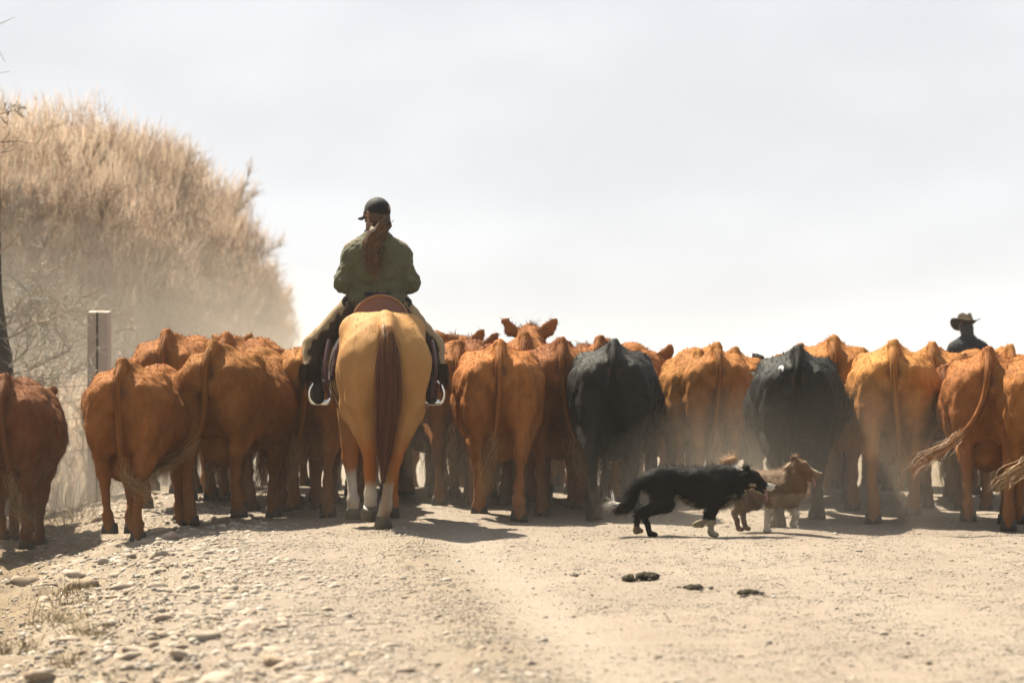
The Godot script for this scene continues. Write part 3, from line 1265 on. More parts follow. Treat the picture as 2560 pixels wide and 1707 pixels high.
func willow_meshes(seed_: int, tall: float, wide: float, twigs: int, lean := 0.0) -> Array:
	var r := RandomNumberGenerator.new()
	r.seed = seed_
	var tv := PackedVector3Array()
	var tn := PackedVector3Array()
	var tc := PackedColorArray()
	var cv := PackedVector3Array()
	var cn := PackedVector3Array()
	var cc := PackedColorArray()
	var bark := Color(0.55, 0.45, 0.34)
	var bough := Color(0.80, 0.64, 0.46)
	var tips := []
	# several stems from one stool, each forking
	var stems := r.randi_range(7, 10)
	for i in stems:
		var w := TAU * i / stems + r.randf_range(-0.3, 0.3)
		var p := Vector3(cos(w), 0, sin(w)) * r.randf_range(0.1, 0.35)
		var out := Vector3(cos(w) + lean, 0, sin(w)) * wide * r.randf_range(0.2, 0.85)
		var top := Vector3(out.x, tall * r.randf_range(0.58, 0.78), out.z)
		var prev := p
		var rad := r.randf_range(0.05, 0.085)
		for s in 6:
			var t := (s + 1) / 6.0
			var q := p.lerp(top, t) + Vector3(r.randfn(0, 0.06), 0, r.randfn(0, 0.06)) + Vector3(0, sin(t * PI) * 0.3, 0)
			stem(tv, tn, tc, prev, q, rad * (1.0 - 0.15 * s), rad * (1.0 - 0.15 * (s + 1)), bark, bark * 1.15)
			if s > 0:
				for f in 3:
					var dir := Vector3(r.randfn(0, 0.5), r.randf_range(0.5, 1.2), r.randfn(0, 0.5)) + Vector3(out.x, 0, out.z).normalized() * 0.35
					var l := tall * r.randf_range(0.08, 0.17)
					var e := q + dir.normalized() * l
					stem(cv, cn, cc, q, e, rad * 0.4, 0.010, bough, bough * 1.2)
					tips.append([q, e])
			prev = q
		tips.append([prev, prev + Vector3(r.randfn(0, 0.2), 0.6, r.randfn(0, 0.2))])
	# whips: long thin twigs, reaching up
	for i in twigs:
		var tip: Array = tips[r.randi() % tips.size()]
		var a: Vector3 = tip[0].lerp(tip[1], r.randf_range(0.1, 1.0))
		if r.randf() < 0.74:  # the finer twigs fill the whole crown
			var q := Vector3(r.randfn(0, 1), r.randfn(0, 1), r.randfn(0, 1)).normalized() * pow(r.randf(), 0.45)
			a = Vector3(q.x * wide, tall * (0.50 + 0.43 * q.y), q.z * wide) + Vector3(bumps.get_noise_3dv(q * 2.2 + Vector3(seed_, 0, 0)), 0.6 * bumps.get_noise_3dv(q * 2.2 + Vector3(0, seed_, 0)), 0) * 0.5
		var dir := Vector3(r.randfn(0, 0.34), r.randf_range(0.6, 1.2), r.randfn(0, 0.34)) + Vector3(a.x, 0, a.z) * 0.10
		if r.randf() < 0.18:
			dir.y *= 0.1
		var l := r.randf_range(0.22, 0.58) * tall / 6.0
		var b := a + dir.normalized() * l * 0.5
		var c := b + (dir.normalized() + Vector3(r.randfn(0, 0.12), 0.25, r.randfn(0, 0.12))).normalized() * l * 0.5
		var k := r.randf()
		var col := Color(0.96, 0.70, 0.50) if k < 0.5 else (Color(1.05, 0.82, 0.62) if k < 0.8 else Color(0.84, 0.59, 0.41))
		col *= r.randf_range(0.9, 1.1)
		col.a = 1.0
		stem(cv, cn, cc, a, c, 0.0072, 0.0, col, col)
		if r.randf() < 0.6:
			stem(cv, cn, cc, b, b + (dir.normalized() + Vector3(r.randfn(0, 0.4), 0.2, r.randfn(0, 0.4))).normalized() * l * 0.45, 0.0052, 0.0, col, col)
	return [mesh_of([tv, tn, PackedInt32Array()], tc), mesh_of([cv, cn, PackedInt32Array()], cc)]


func build_trees() -> void:
	var kinds := [willow_meshes(101, 6.6, 2.6, 34000), willow_meshes(102, 6.0, 2.3, 30000), willow_meshes(103, 6.4, 2.8, 34000)]
	# x, z, size, kind, turn, label
	var row := [
		[-8.2, -44.0, 0.88, 0, 0.4, "tall bare willow at the left edge, sky showing between its upright stems"],
		[-7.2, -46.5, 0.86, 1, 1.9, "bare willow behind the grey wooden post"],
		[-8.9, -50.5, 1.02, 2, 2.7, "bare willow standing highest behind the left edge thicket"],
		[-7.9, -52.0, 0.95, 0, 4.1, "bare willow rounding the shoulder of the thicket"],
		[-8.9, -59.0, 1.08, 1, 0.8, "bare willow in the middle of the brown thicket"],
		[-8.5, -62.0, 0.96, 2, 5.2, "pale bare willow right of the middle of the thicket"],
		[-9.5, -70.0, 1.12, 0, 3.3, "hazy bare willow with a ragged vertical top"],
		[-9.3, -74.0, 1.0, 1, 2.2, "hazy bare willow above the left rear cattle"],
		[-10.4, -86.0, 1.12, 2, 1.2, "faint bare willow near the right end of the thicket"],
		[-9.6, -94.0, 0.80, 0, 0.1, "faint low bare willow at the right end of the thicket"],
		[-11.8, -58.0, 1.1, 1, 3.9, "bare willow deep behind the left of the thicket"],
		[-10.4, -108.0, 0.85, 1, 5.5, "palest bare willow, last of the row beside the rider"],
		[-11.0, -72.0, 1.1, 2, 0.6, "bare willow deep behind the middle of the thicket"],
	]
	for a in row:
		var o := thing("willow_tree", a[5], "tree", Vector3(a[0], ground(a[0], a[1]) - 0.05, a[1]), a[4], "bare willows of the roadside thicket")
		part("trunk", kinds[a[3]][0], M.twig, o)
		part("crown", kinds[a[3]][1], M.whip, o)
		o.scale = Vector3(1.0, 1.15, 1.0) * float(a[2])
	# low brush under the willows
	var brush := willow_meshes(104, 2.3, 1.6, 3600)
	for a in [[-5.6, -35.0, "low grey brush below the dark trunk at the left edge"], [-6.6, -40.0, "low brush left of the wooden post"], [-6.2, -46.0, "low brush right of the wooden post"], [-7.2, -56.0, "low hazy brush above the shoulder cow"], [-8.2, -68.0, "low hazy brush over the left rear cattle"], [-9.0, -84.0, "faint low brush left of the rider"]]:
		var o := thing("bush", a[2], "bush", Vector3(a[0], ground(a[0], a[1]) - 0.05, a[1]), a[1], "low brush under the willows")
		part("trunk", brush[0], M.twig, o)
		part("crown", brush[1], M.whip, o)
	old_tree()


# an old cottonwood whose trunk stands at the left edge; pale crooked branches reach into the picture
func old_tree() -> void:
	var r := RandomNumberGenerator.new()
	r.seed = 55
	var at := Vector3(-5.60, ground(-5.60, -30.0) - 0.05, -30.0)
	var o := thing("old_tree", "dark thick tree trunk at the left edge with pale crooked branches", "tree", at)
	var dark := Color(0.085, 0.07, 0.058)
	var p := curve([Vector3(0, 0, 0), Vector3(0.03, 0.9, 0), Vector3(-0.02, 1.8, 0), Vector3(-0.14, 2.7, 0), Vector3(-0.1, 4.2, 0.1), Vector3(-0.3, 6.0, 0)], 24)
	var radii := []
	for i in 25:
		radii.append(lerpf(0.235, 0.06, i / 24.0) * (1.0 + 0.10 * bumps.get_noise_1d(i * 1.7)) + 0.08 * exp(-i * 0.8))
	var s := roughened(tube(p, radii, 14), 0.03, 5.0)
	part("trunk", mesh_of(s, painted(s, func(q: Vector3, _n: Vector3) -> Color: return mixed(dark, Color(0.16, 0.135, 0.11), 0.5 + bumps.get_noise_3d(q.x * 20.0, q.y * 4.0, q.z * 20.0)))), M.twig, o)
	var v := PackedVector3Array()
	var n := PackedVector3Array()
	var c := PackedColorArray()
	for i in 10:
		var h := r.randf_range(0.9, 3.0) if i > 0 else 4.5
		var a := Vector3(-0.1, h, 0)
		var dir := Vector3(r.randf_range(0.5, 1.0), r.randf_range(-0.25, 0.75), r.randf_range(-0.6, 0.6)).normalized()
		var l := r.randf_range(0.6, 1.3) if i > 0 else 0.3
		bough(v, n, c, a, dir, l, r.randf_range(0.008, 0.018), 3, r)
	for i in 22:  # the crown proper leans away from the road
		var h := r.randf_range(3.2, 6.0)
		bough(v, n, c, Vector3(-0.35, h, 0), Vector3(r.randf_range(-1.4, -0.9), r.randf_range(0.1, 1.0), r.randf_range(-0.8, 0.8)).normalized(), r.randf_range(1.4, 2.8), r.randf_range(0.025, 0.05), 2, r)
	part("crown", mesh_of([v, n, PackedInt32Array()], c), M.twig, o)


func bough(v: PackedVector3Array, n: PackedVector3Array, c: PackedColorArray, a: Vector3, dir: Vector3, l: float, rad: float, depth: int, r: RandomNumberGenerator) -> void:
	var col := Color(1.25, 1.0, 0.78) * r.randf_range(0.6, 1.2)
	col.a = 1.0
	var p := a
	var d := dir
	for s in 4:
		var q := p + d * l * 0.25
		stem(v, n, c, p, q, rad * (1.0 - 0.2 * s), rad * (1.0 - 0.2 * (s + 1)), col, col)
		d = (d + Vector3(r.randfn(0, 0.25), r.randfn(0.03, 0.2), r.randfn(0, 0.25))).normalized()
		p = q
		if depth > 0:
			for f in 2:
				bough(v, n, c, p, (d + Vector3(r.randfn(0, 0.7), r.randfn(0.05, 0.6), r.randfn(0, 0.7))).normalized(), l * r.randf_range(0.3, 0.55), maxf(rad * 0.5, 0.004), depth - 1, r)


func build_fence() -> void:
	var r := RandomNumberGenerator.new()
	r.seed = 8
	var o := thing("fence", "weathered grey wooden post with strands of wire, left of the herd", "fence", Vector3(-4.52, ground(-4.52, -30.0), -30.0))
	var h := 1.80 - ground(-4.52, -30.0)
	# a squared timber with split corners and a crack
	var v := PackedVector3Array()
	var ring := [Vector2(-0.115, -0.10), Vector2(-0.105, -0.115), Vector2(-0.02, -0.112), Vector2(-0.008, -0.085), Vector2(0.006, -0.112), Vector2(0.10, -0.115), Vector2(0.115, -0.10), Vector2(0.115, 0.11), Vector2(-0.115, 0.11)]
	for e in [[-4.52, -30.0, h], [-7.4, -27.0, 1.5], [-4.4, -37.5, 1.9]]:
		var st := SurfaceTool.new()
		st.begin(Mesh.PRIMITIVE_TRIANGLES)
		st.set_smooth_group(-1)
		for k in ring.size():
			var a: Vector2 = ring[k]
			var b: Vector2 = ring[(k + 1) % ring.size()]
			var col := Color(0.80, 0.68, 0.56) * r.randf_range(0.75, 1.15)
			if absf(a.x) < 0.03 and absf(b.x) < 0.03:
				col = Color(0.35, 0.29, 0.24)
			st.set_color(col)
			var top: float = e[2]
			for q in [Vector3(a.x, -0.2, -a.y), Vector3(a.x, top + a.y * 0.1, -a.y), Vector3(b.x, -0.2, -b.y), Vector3(b.x, -0.2, -b.y), Vector3(a.x, top + a.y * 0.1, -a.y), Vector3(b.x, top + b.y * 0.1, -b.y), Vector3(a.x, top + a.y * 0.1, -a.y), Vector3(0, top + 0.01, 0), Vector3(b.x, top + b.y * 0.1, -b.y)]:
				st.add_vertex(q)
		st.generate_normals()
		part("post", st.commit(), M.wood, o, Vector3(float(e[0]) + 4.52, ground(e[0], e[1]) - ground(-4.52, -30.0), float(e[1]) + 30.0))
	for y in [0.65, 1.0, 1.35]:
		var a := Vector3(-2.88, y - 0.1, 3.0)
		var b := Vector3(0, y, 0.12)
		var d := Vector3(0.12, y + 0.1, -7.5)
		var pts := []
		var rad := []
		for i in 21:
			var t := i / 20.0
			pts.append((a.lerp(b, t * 2.0) if t < 0.5 else b.lerp(d, t * 2.0 - 1.0)) - Vector3(0, 0.05 * absf(sin(t * TAU)), 0))
			rad.append(0.0035)
		part("wire", mesh_of(tube(pts, rad, 5)), M.wire, o)


# ---------------------------------------------------------------- horse
# A horse faces -z and stands on y = 0.
func horse_legs() -> Array:
	return [
		# left hind (swinging forward), right hind, left fore, right fore
		[Vector3(-0.17, 1.12, 0.50), Vector3(-0.20, 0.84, 0.40), Vector3(-0.115, 0.57, 0.74), Vector3(-0.095, 0.24, 0.60), Vector3(-0.10, 0.12, 0.55)],
		[Vector3(0.17, 1.12, 0.52), Vector3(0.19, 0.82, 0.46), Vector3(0.055, 0.50, 0.80), Vector3(0.0, 0.15, 0.78), Vector3(-0.015, 0.05, 0.72)],
		[Vector3(-0.17, 1.05, -0.62), Vector3(-0.17, 0.80, -0.52), Vector3(-0.185, 0.46, -0.50), Vector3(-0.165, 0.15, -0.42), Vector3(-0.16, 0.05, -0.47)],
		[Vector3(0.17, 1.05, -0.62), Vector3(0.17, 0.80, -0.55), Vector3(0.165, 0.46, -0.62), Vector3(0.15, 0.15, -0.60), Vector3(0.145, 0.05, -0.65)],
	]


func horse_surface() -> Array:
	var f := Field.new(Vector3(-0.52, -0.02, -1.95), Vector3(0.52, 2.05, 1.12), 0.023)
	f.loft([
		[-0.98, 1.25, 0.95, 0.10, 1.12, 2.0, 2.0],
		[-0.86, 1.36, 0.84, 0.20, 1.10, 2.0, 2.2],
		[-0.60, 1.52, 0.74, 0.265, 1.08, 1.7, 2.2],
		[-0.40, 1.50, 0.71, 0.315, 1.06, 1.8, 2.2],
		[-0.05, 1.43, 0.70, 0.345, 1.06, 2.1, 2.1],
		[0.25, 1.48, 0.76, 0.335, 1.08, 2.1, 2.1],
		[0.45, 1.555, 0.83, 0.328, 1.13, 2.15, 2.0],
		[0.62, 1.545, 0.90, 0.328, 1.17, 2.15, 2.0],
		[0.78, 1.48, 0.90, 0.30, 1.15, 2.1, 2.2],
		[0.90, 1.36, 0.98, 0.21, 1.14, 2.1, 2.1],
		[0.955, 1.22, 1.05, 0.09, 1.13, 2.0, 2.0]])
	f.cap(Vector3(0, 1.50, 0.72), Vector3(0, 1.41, 0.93), 0.07, 0.055, 0.06)
	for s in [-1.0, 1.0]:
		f.ball(Vector3(s * 0.20, 1.43, 0.42), 0.11, 0.12)
		f.cap(Vector3(s * 0.165, 1.20, 0.72), Vector3(s * 0.165, 0.92, 0.74), 0.155, 0.11, 0.08)
		f.cap(Vector3(s * 0.18, 1.05, -0.72), Vector3(s * 0.14, 0.95, -0.88), 0.15, 0.12, 0.08)
	var legs := horse_legs()
	for k in 4:
		var j: Array = legs[k]
		if k < 2:
			f.cap(j[0], j[1], 0.175, 0.115, 0.09, Vector3(1.15, 1, 1))
			f.cap(Vector3(j[0].x * 0.98, 0.92, 0.70), j[2] + Vector3(0, 0.10, -0.03), 0.112, 0.058, 0.06)
			f.cap(j[1] + Vector3(0, 0.02, 0.05), j[2], 0.108, 0.056, 0.06)
			f.cap(j[2] + Vector3(0, 0.055, 0.035), j[2] + Vector3(0, -0.03, 0.01), 0.042, 0.045, 0.03)
			f.cap(j[2], j[3], 0.054, 0.040, 0.03)
		else:
			f.cap(j[0], j[1], 0.16, 0.11, 0.08, Vector3(1.1, 1, 1))
			f.cap(j[1], j[2], 0.10, 0.060, 0.05)
			f.ball(j[2], 0.062, 0.03)
			f.cap(j[2], j[3], 0.046, 0.038, 0.03)
		f.ball(j[3], 0.049, 0.02)
		f.cap(j[3], j[4] + Vector3(0, 0.03, 0), 0.042, 0.05, 0.02)
	f.cap(Vector3(0, 0.70, 0.98), Vector3(0, 1.08, 1.00), 0.08, 0.03, 0.06, Vector3(1.6, 1, 1), true)
	# neck and head
	f.cap(Vector3(0, 1.20, -0.80), Vector3(0.0, 1.62, -1.30), 0.25, 0.135, 0.10, Vector3(1.5, 1, 1))
	f.cap(Vector3(0, 1.42, -0.66), Vector3(0, 1.72, -1.26), 0.09, 0.065, 0.09)
	f.cap(Vector3(0, 1.70, -1.36), Vector3(0, 1.60, -1.50), 0.105, 0.105, 0.06, Vector3(1.1, 1, 1))
	f.cap(Vector3(0, 1.58, -1.48), Vector3(0, 1.30, -1.78), 0.115, 0.062, 0.05, Vector3(1.2, 1, 1))
	f.ball(Vector3(0, 1.285, -1.80), 0.068, 0.03)
	f.ball(Vector3(0, 1.53, -1.42), 0.10, 0.06, Vector3(1.3, 1, 1))
	for s in [-1.0, 1.0]:
		f.ball(Vector3(s * 0.085, 1.62, -1.52), 0.028, 0.02)
		f.cap(Vector3(s * 0.065, 1.77, -1.33), Vector3(s * 0.085, 1.87, -1.32), 0.036, 0.030, 0.03, Vector3(1, 1, 1.2))
		f.cap(Vector3(s * 0.085, 1.87, -1.32), Vector3(s * 0.088, 1.93, -1.33), 0.030, 0.010, 0.015, Vector3(1, 1, 1.2))
	return roughened(f.surface(), 0.004, 8.0)


func horse_paint(p: Vector3, n: Vector3, base: Color, socks: bool) -> Color:
	var a := patches.get_noise_3dv(p * 2.2)
	var b := bumps.get_noise_3d(p.x * 30.0, p.y * 10.0, p.z * 10.0)
	var c := base * (1.0 + 0.16 * a + 0.07 * b)
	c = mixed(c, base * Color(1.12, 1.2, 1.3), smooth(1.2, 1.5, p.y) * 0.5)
	# redder, darker legs below the gaskin
	c = mixed(c, base * Color(0.80, 0.52, 0.36), smooth(0.80, 0.50, p.y + 0.08 * a))
	if socks and p.y < 0.45:
		var white := false
		var top := 0.0
		if p.z > 0.2:
			white = p.x < 0.05
			top = 0.36 if p.x > -0.05 else 0.30
		else:
			white = p.x < 0.0
			top = 0.36
		if white:
			c = mixed(c, Color(0.85, 0.74, 0.60) * (1.0 + 0.2 * b), smooth(top + 0.03, top - 0.05, p.y + 0.06 * a))
	c = mixed(c, Color(0.42, 0.33, 0.23), smooth(0.22, 0.0, p.y) * 0.35)
	if p.z > 0.7 and p.y < 1.3:
		c = mixed(c, base * 0.45, smooth(0.07, 0.01, absf(p.x)) * 0.7)
	if p.z < -1.74:
		c = mixed(c, Color(0.10, 0.075, 0.06), smooth(-1.74, -1.80, p.z))
	if absf(p.x) > 0.088 and Vector2(p.y - 1.62, p.z + 1.52).length() < 0.022:
		c = Color(0.01, 0.008, 0.007)
	c.a = 1.0
	return c


func horse(label: String, base: Color, mane: Color, at: Vector3, turn: float, socks: bool) -> Node3D:
	var o := thing("horse", label, "horse", at, turn)
	if not M.has("horse"):
		M.horse = horse_surface()
	var s: Array = M.horse
	var cols := painted(s, func(p: Vector3, n: Vector3) -> Color: return horse_paint(p, n, base, socks))
	part("body", mesh_of(s, cols), M.sleek, o)
	part("coat", coat_mesh(s, cols, 14000, 0.024, 0.0030, 0.14, Vector3(0, -0.7, 0.5), func(p: Vector3, _n: Vector3) -> float: return 0.0 if p.y < 0.10 else 1.0, 4, 0.12), M.sleek, o).set_meta("kind", "stuff")
	var hoof := mesh_of(lathe([[0.0, 0.09], [0.046, 0.088], [0.052, 0.075], [0.068, 0.0], [0.0, 0.0]], 16, 1.0, 1.12))
	var n := 0
	for j in horse_legs():
		var h := part("hoof", hoof, plain(Color(0.13, 0.105, 0.07), 0.55) if n < 3 and socks else M.hoof, o, Vector3(j[4].x, j[4].y - 0.05, j[4].z))
		if n == 0:
			h.rotation.x = 0.5
		n += 1
	var r := RandomNumberGenerator.new()
	r.seed = 12
	# the tail: a thick fall of long hair over the dock
	var path := curve([Vector3(0, 1.40, 0.86), Vector3(0, 1.375, 0.955), Vector3(0.0, 1.24, 1.015), Vector3(0.0, 1.05, 1.03), Vector3(-0.005, 0.80, 1.01), Vector3(-0.02, 0.58, 0.98), Vector3(-0.03, 0.42, 0.97), Vector3(-0.035, 0.33, 0.97)], 32)
	var rad := []
	for i in 33:
		var t := i / 32.0
		rad.append((0.024 + 0.052 * smooth(0.02, 0.42, t)) * (1.0 - 0.84 * smooth(0.45, 1.0, t)))
	var core := tube(path, rad, 12, 0.7)
	core = roughened(core, 0.010, 18.0)
	var t := part("tail", mesh_of(core, painted(core, func(q: Vector3, _n: Vector3) -> Color: return mixed(mane * 0.45, mane, 0.5 + bumps.get_noise_3d(q.x * 60.0, q.y * 4.0, q.z * 60.0)))), M.hair, o)
	var l := locks(path, 700, 1.12, 1.5, Vector2(0.40, 1.0), 0.0055, mane, r, 0.0, 0.0, 0.65, true, rad)
	part("tail_hair", mesh_of(l[0], l[1]), M.hair, t)
	var l3 := locks(path, 110, 1.3, 2.4, Vector2(0.6, 1.0), 0.004, mane * 1.2, r, 0.0, 0.0, 0.5, true, rad)
	part("loose_hair", mesh_of(l3[0], l3[1]), M.hair, t)
	var l2 := locks(path, 160, 0.028, 0.10, Vector2(0.14, 0.38), 0.006, mane.lerp(base, 0.45), r, 0.0, 0.0, 0.3)
	part("dock_hair", mesh_of(l2[0], l2[1]), M.hair, t)
	# the mane falls along the neck
	var st := []
	for i in 14:
		var k := i / 13.0
		var a := Vector3(0, 1.55, -0.68).lerp(Vector3(0, 1.83, -1.32), k) + Vector3(0, 0.03 * sin(k * PI), 0)
		var lock := locks([a, a + Vector3(0.09, 0.0, 0.01), a + Vector3(0.15, -0.16, 0.02), a + Vector3(0.17, -0.32, 0.03)], 16, 0.03, 0.03, Vector2(0.7, 1.0), 0.012, mane, r)
		st.append(lock)
	var all: Array = st[0][0]
	var cols2: PackedColorArray = st[0][1]
	for i in range(1, st.size()):
		all = joined(all, st[i][0])
		cols2.append_array(st[i][1])
	part("mane", mesh_of(all, cols2), M.hair, o)
	return o


func ring_path(z: float, w: float, top: float, bottom: float, from: float, to: float, n: int) -> Array:
	var pts := []
	var outs := []
	for i in n + 1:
		var a := lerpf(from, to, float(i) / n)
		var d := Vector3(sin(a), cos(a), 0)
		pts.append(Vector3(d.x * w, (top + bottom) * 0.5 + d.y * (top - bottom) * 0.5, z))
		outs.append(d)
	return [pts, outs]


func saddle(at: Vector3, turn: float) -> Node3D:
	var o := thing("saddle", "brown leather saddle with a rounded back rest, under the near rider", "saddle", at, turn)
	var leather: Material = M.leather
	# the cantle: a dished arch of leather with a paler rolled rim
	var v := PackedVector3Array()
	var n := PackedVector3Array()
	var ind := PackedInt32Array()
	var rim := []
	for i in 21:
		var a := lerpf(-1.35, 1.35, i / 20.0)
		for j in 5:
			var t := j / 4.0
			var p := Vector3(sin(a) * 0.205 * t, 1.475 + cos(a) * 0.205 * t, 0.235 + 0.06 * t - 0.06 * absf(sin(a)) * t)
			v.append(p)
			n.append(Vector3(sin(a) * 0.25, 0.1, 1.0).normalized())
			if j == 4:
				rim.append(p + Vector3(0, 0.0, -0.008))
	for i in 20:
		for j in 4:
			var p := i * 5 + j
			ind.append_array(PackedInt32Array([p, p + 1, p + 5, p + 1, p + 6, p + 5]))
	var m := M.leather.duplicate() as StandardMaterial3D
	m.albedo_color = Color(0.12, 0.036, 0.016).linear_to_srgb()
	part("cantle", mesh_of([v, n, ind]), m, o)
	var rr := []
	for i in 21:
		rr.append(0.013)
	part("cantle_rim", mesh_of(tube(rim, rr, 8)), plain(Color(0.45, 0.20, 0.08), 0.5), o)
	# seat and skirts: saddle-shaped sheets over the back
	var f := Field.new(Vector3(-0.5, 0.9, -0.75), Vector3(0.5, 1.78, 0.42), 0.018)
	f.loft([[-0.52, 1.55, 1.2, 0.08, 1.3, 2.0, 2.0], [-0.42, 1.58, 1.10, 0.30, 1.18, 2.0, 2.0], [-0.2, 1.54, 1.05, 0.36, 1.12, 2.0, 2.0], [0.05, 1.53, 1.06, 0.37, 1.12, 2.1, 2.0], [0.22, 1.54, 1.12, 0.36, 1.15, 2.1, 2.0], [0.30, 1.53, 1.22, 0.30, 1.24, 2.1, 2.0]], 0.02)
	f.cap(Vector3(0, 1.54, -0.30), Vector3(0, 1.52, 0.02), 0.09, 0.09, 0.05)
	f.cap(Vector3(0, 1.55, -0.38), Vector3(0, 1.68, -0.46), 0.05, 0.035, 0.04)
	f.ball(Vector3(0, 1.70, -0.47), 0.045, 0.02, Vector3(0.8, 2.0, 0.8))
	f.cap(Vector3(0, 0.90, -0.6), Vector3(0, 1.0, 0.4), 0.36, 0.36, 0.01, Vector3(1, 1, 1), true)
	part("seat", mesh_of(f.surface()), M.dark_leather, o)
	# saddle cloth below
	var pad := Field.new(Vector3(-0.5, 0.9, -0.75), Vector3(0.5, 1.78, 0.5), 0.02)
	pad.loft([[-0.56, 1.545, 1.1, 0.10, 1.2, 2.0, 2.0], [-0.45, 1.545, 1.00, 0.335, 1.08, 1.9, 2.0], [-0.05, 1.475, 0.98, 0.372, 1.06, 2.1, 2.0], [0.26, 1.525, 1.04, 0.365, 1.08, 2.1, 2.0], [0.33, 1.535, 1.15, 0.36, 1.15, 2.1, 2.0]], 0.015)
	pad.cap(Vector3(0, 0.86, -0.8), Vector3(0, 0.92, 0.6), 0.38, 0.38, 0.01, Vector3(1, 1, 1), true)
	part("saddle_cloth", mesh_of(pad.surface()), plain(Color(0.12, 0.045, 0.04), 0.9), o)
	# cinches round the belly
	for e in [[-0.46, 0.345, 1.52, 0.685], [0.20, 0.365, 1.50, 0.735]]:
		var rp := ring_path(e[0], e[1], e[2], e[3], 0.9, TAU - 0.9, 30)
		part("cinch", mesh_of(strap(rp[0], rp[1], 0.055, 0.008)), M.dark_leather, o)
	for s in [-1.0, 1.0]:
		# a hanging latigo strap behind the leg, with its buckle
		var pts := []
		var outs := []
		for i in 12:
			var t := i / 11.0
			pts.append(Vector3(s * (0.375 + 0.03 * sin(t * PI)), lerpf(1.36, 0.93, t), 0.235 + 0.02 * t))
			outs.append(Vector3(s, 0.1, 0.6).normalized())
		part("strap", mesh_of(strap(pts, outs, 0.045, 0.007)), plain(Color(0.085, 0.022, 0.022), 0.45), o)
		# the fender and stirrup leather
		pts = []
		outs = []
		for i in 12:
			var t := i / 11.0
			pts.append(Vector3(s * (0.36 + 0.06 * sin(t * 2.2)), lerpf(1.35, 0.98, t), -0.22 + 0.02 * t))
			outs.append(Vector3(s, 0.15, 0.15).normalized())
		part("fender", mesh_of(strap(pts, outs, 0.14, 0.008)), M.dark_leather, o)
		# a polished metal stirrup: a wide bow with a flat tread
		var bow := []
		var w := []
		for i in 25:
			var a := lerpf(0.35, TAU - 0.35, i / 24.0)
			var x := sin(a) * 0.080 * (1.0 + 0.15 * cos(a) * -1.0)
			var y := cos(a) * 0.095
			bow.append(Vector3(s * 0.425 + x, 0.965 + maxf(y, -0.075), -0.20))
			w.append(0.013 + 0.009 * smooth(-0.2, -0.9, cos(a)))
		part("stirrup", mesh_of(tube(bow, w, 8, 1.7)), M.metal, o)
		part("stirrup_buckle", mesh_of(tube([Vector3(s * 0.425 - 0.04, 1.055, -0.2), Vector3(s * 0.425 + 0.04, 1.055, -0.2)], [0.016, 0.016], 8)), M.metal, o)
	part("breast_strap", mesh_of(tube(curve([Vector3(-0.33, 1.2, -0.50), Vector3(-0.24, 1.14, -0.88), Vector3(0, 1.12, -1.06), Vector3(0.24, 1.14, -0.88), Vector3(0.33, 1.2, -0.50)], 24), Array(range(25)).map(func(_i: int) -> float: return 0.016), 6)), M.dark_leather, o)
	return o


# ---------------------------------------------------------------- riders
# A rider's seat is the origin; the rider faces -z.
func hand(wrist: Vector3, dir: Vector3, back: Vector3, s: float) -> Array:
	# a loose fist round the reins: palm, four fingers bent twice, a thumb from the side near the wrist
	var d := dir.normalized()
	var up := (back - d * back.dot(d)).normalized()
	var side := d.cross(up).normalized() * s
	var f := Field.new(wrist - Vector3.ONE * 0.13, wrist + Vector3.ONE * 0.13, 0.0042)
	var palm := wrist + d * 0.055
	f.cap(wrist - d * 0.03, wrist + d * 0.02, 0.027, 0.026, 0.015)
	for i in 4:
		var off := side * (0.030 - 0.020 * i)
		f.cap(wrist + d * 0.01 + off * 0.7, palm + d * 0.028 + off, 0.015, 0.0125, 0.012)
		var l: float = [0.036, 0.042, 0.038, 0.030][i]
		var k0 := palm + d * 0.03 + off
		var k1 := k0 + (d * 0.75 - up * 0.65) * l
		var k2 := k1 + (-d * 0.25 - up * 0.97) * l * 0.7
		var k3 := k2 + (-d * 0.95 - up * 0.1) * l * 0.55
		f.cap(k0, k1, 0.0100, 0.0092, 0.004)
		f.cap(k1, k2, 0.0092, 0.0085, 0.003)
		f.cap(k2, k3, 0.0085, 0.0075, 0.003)
	var t0 := wrist + d * 0.018 + side * 0.028
	var t1 := t0 + (d * 0.6 + side * 0.5 - up * 0.5).normalized() * 0.038
	var t2 := t1 + (d * 0.75 - side * 0.35 - up * 0.6).normalized() * 0.034
	f.cap(t0, t1, 0.014, 0.0105, 0.010)
	f.cap(t1, t2, 0.0105, 0.0085, 0.004)
	return f.surface()


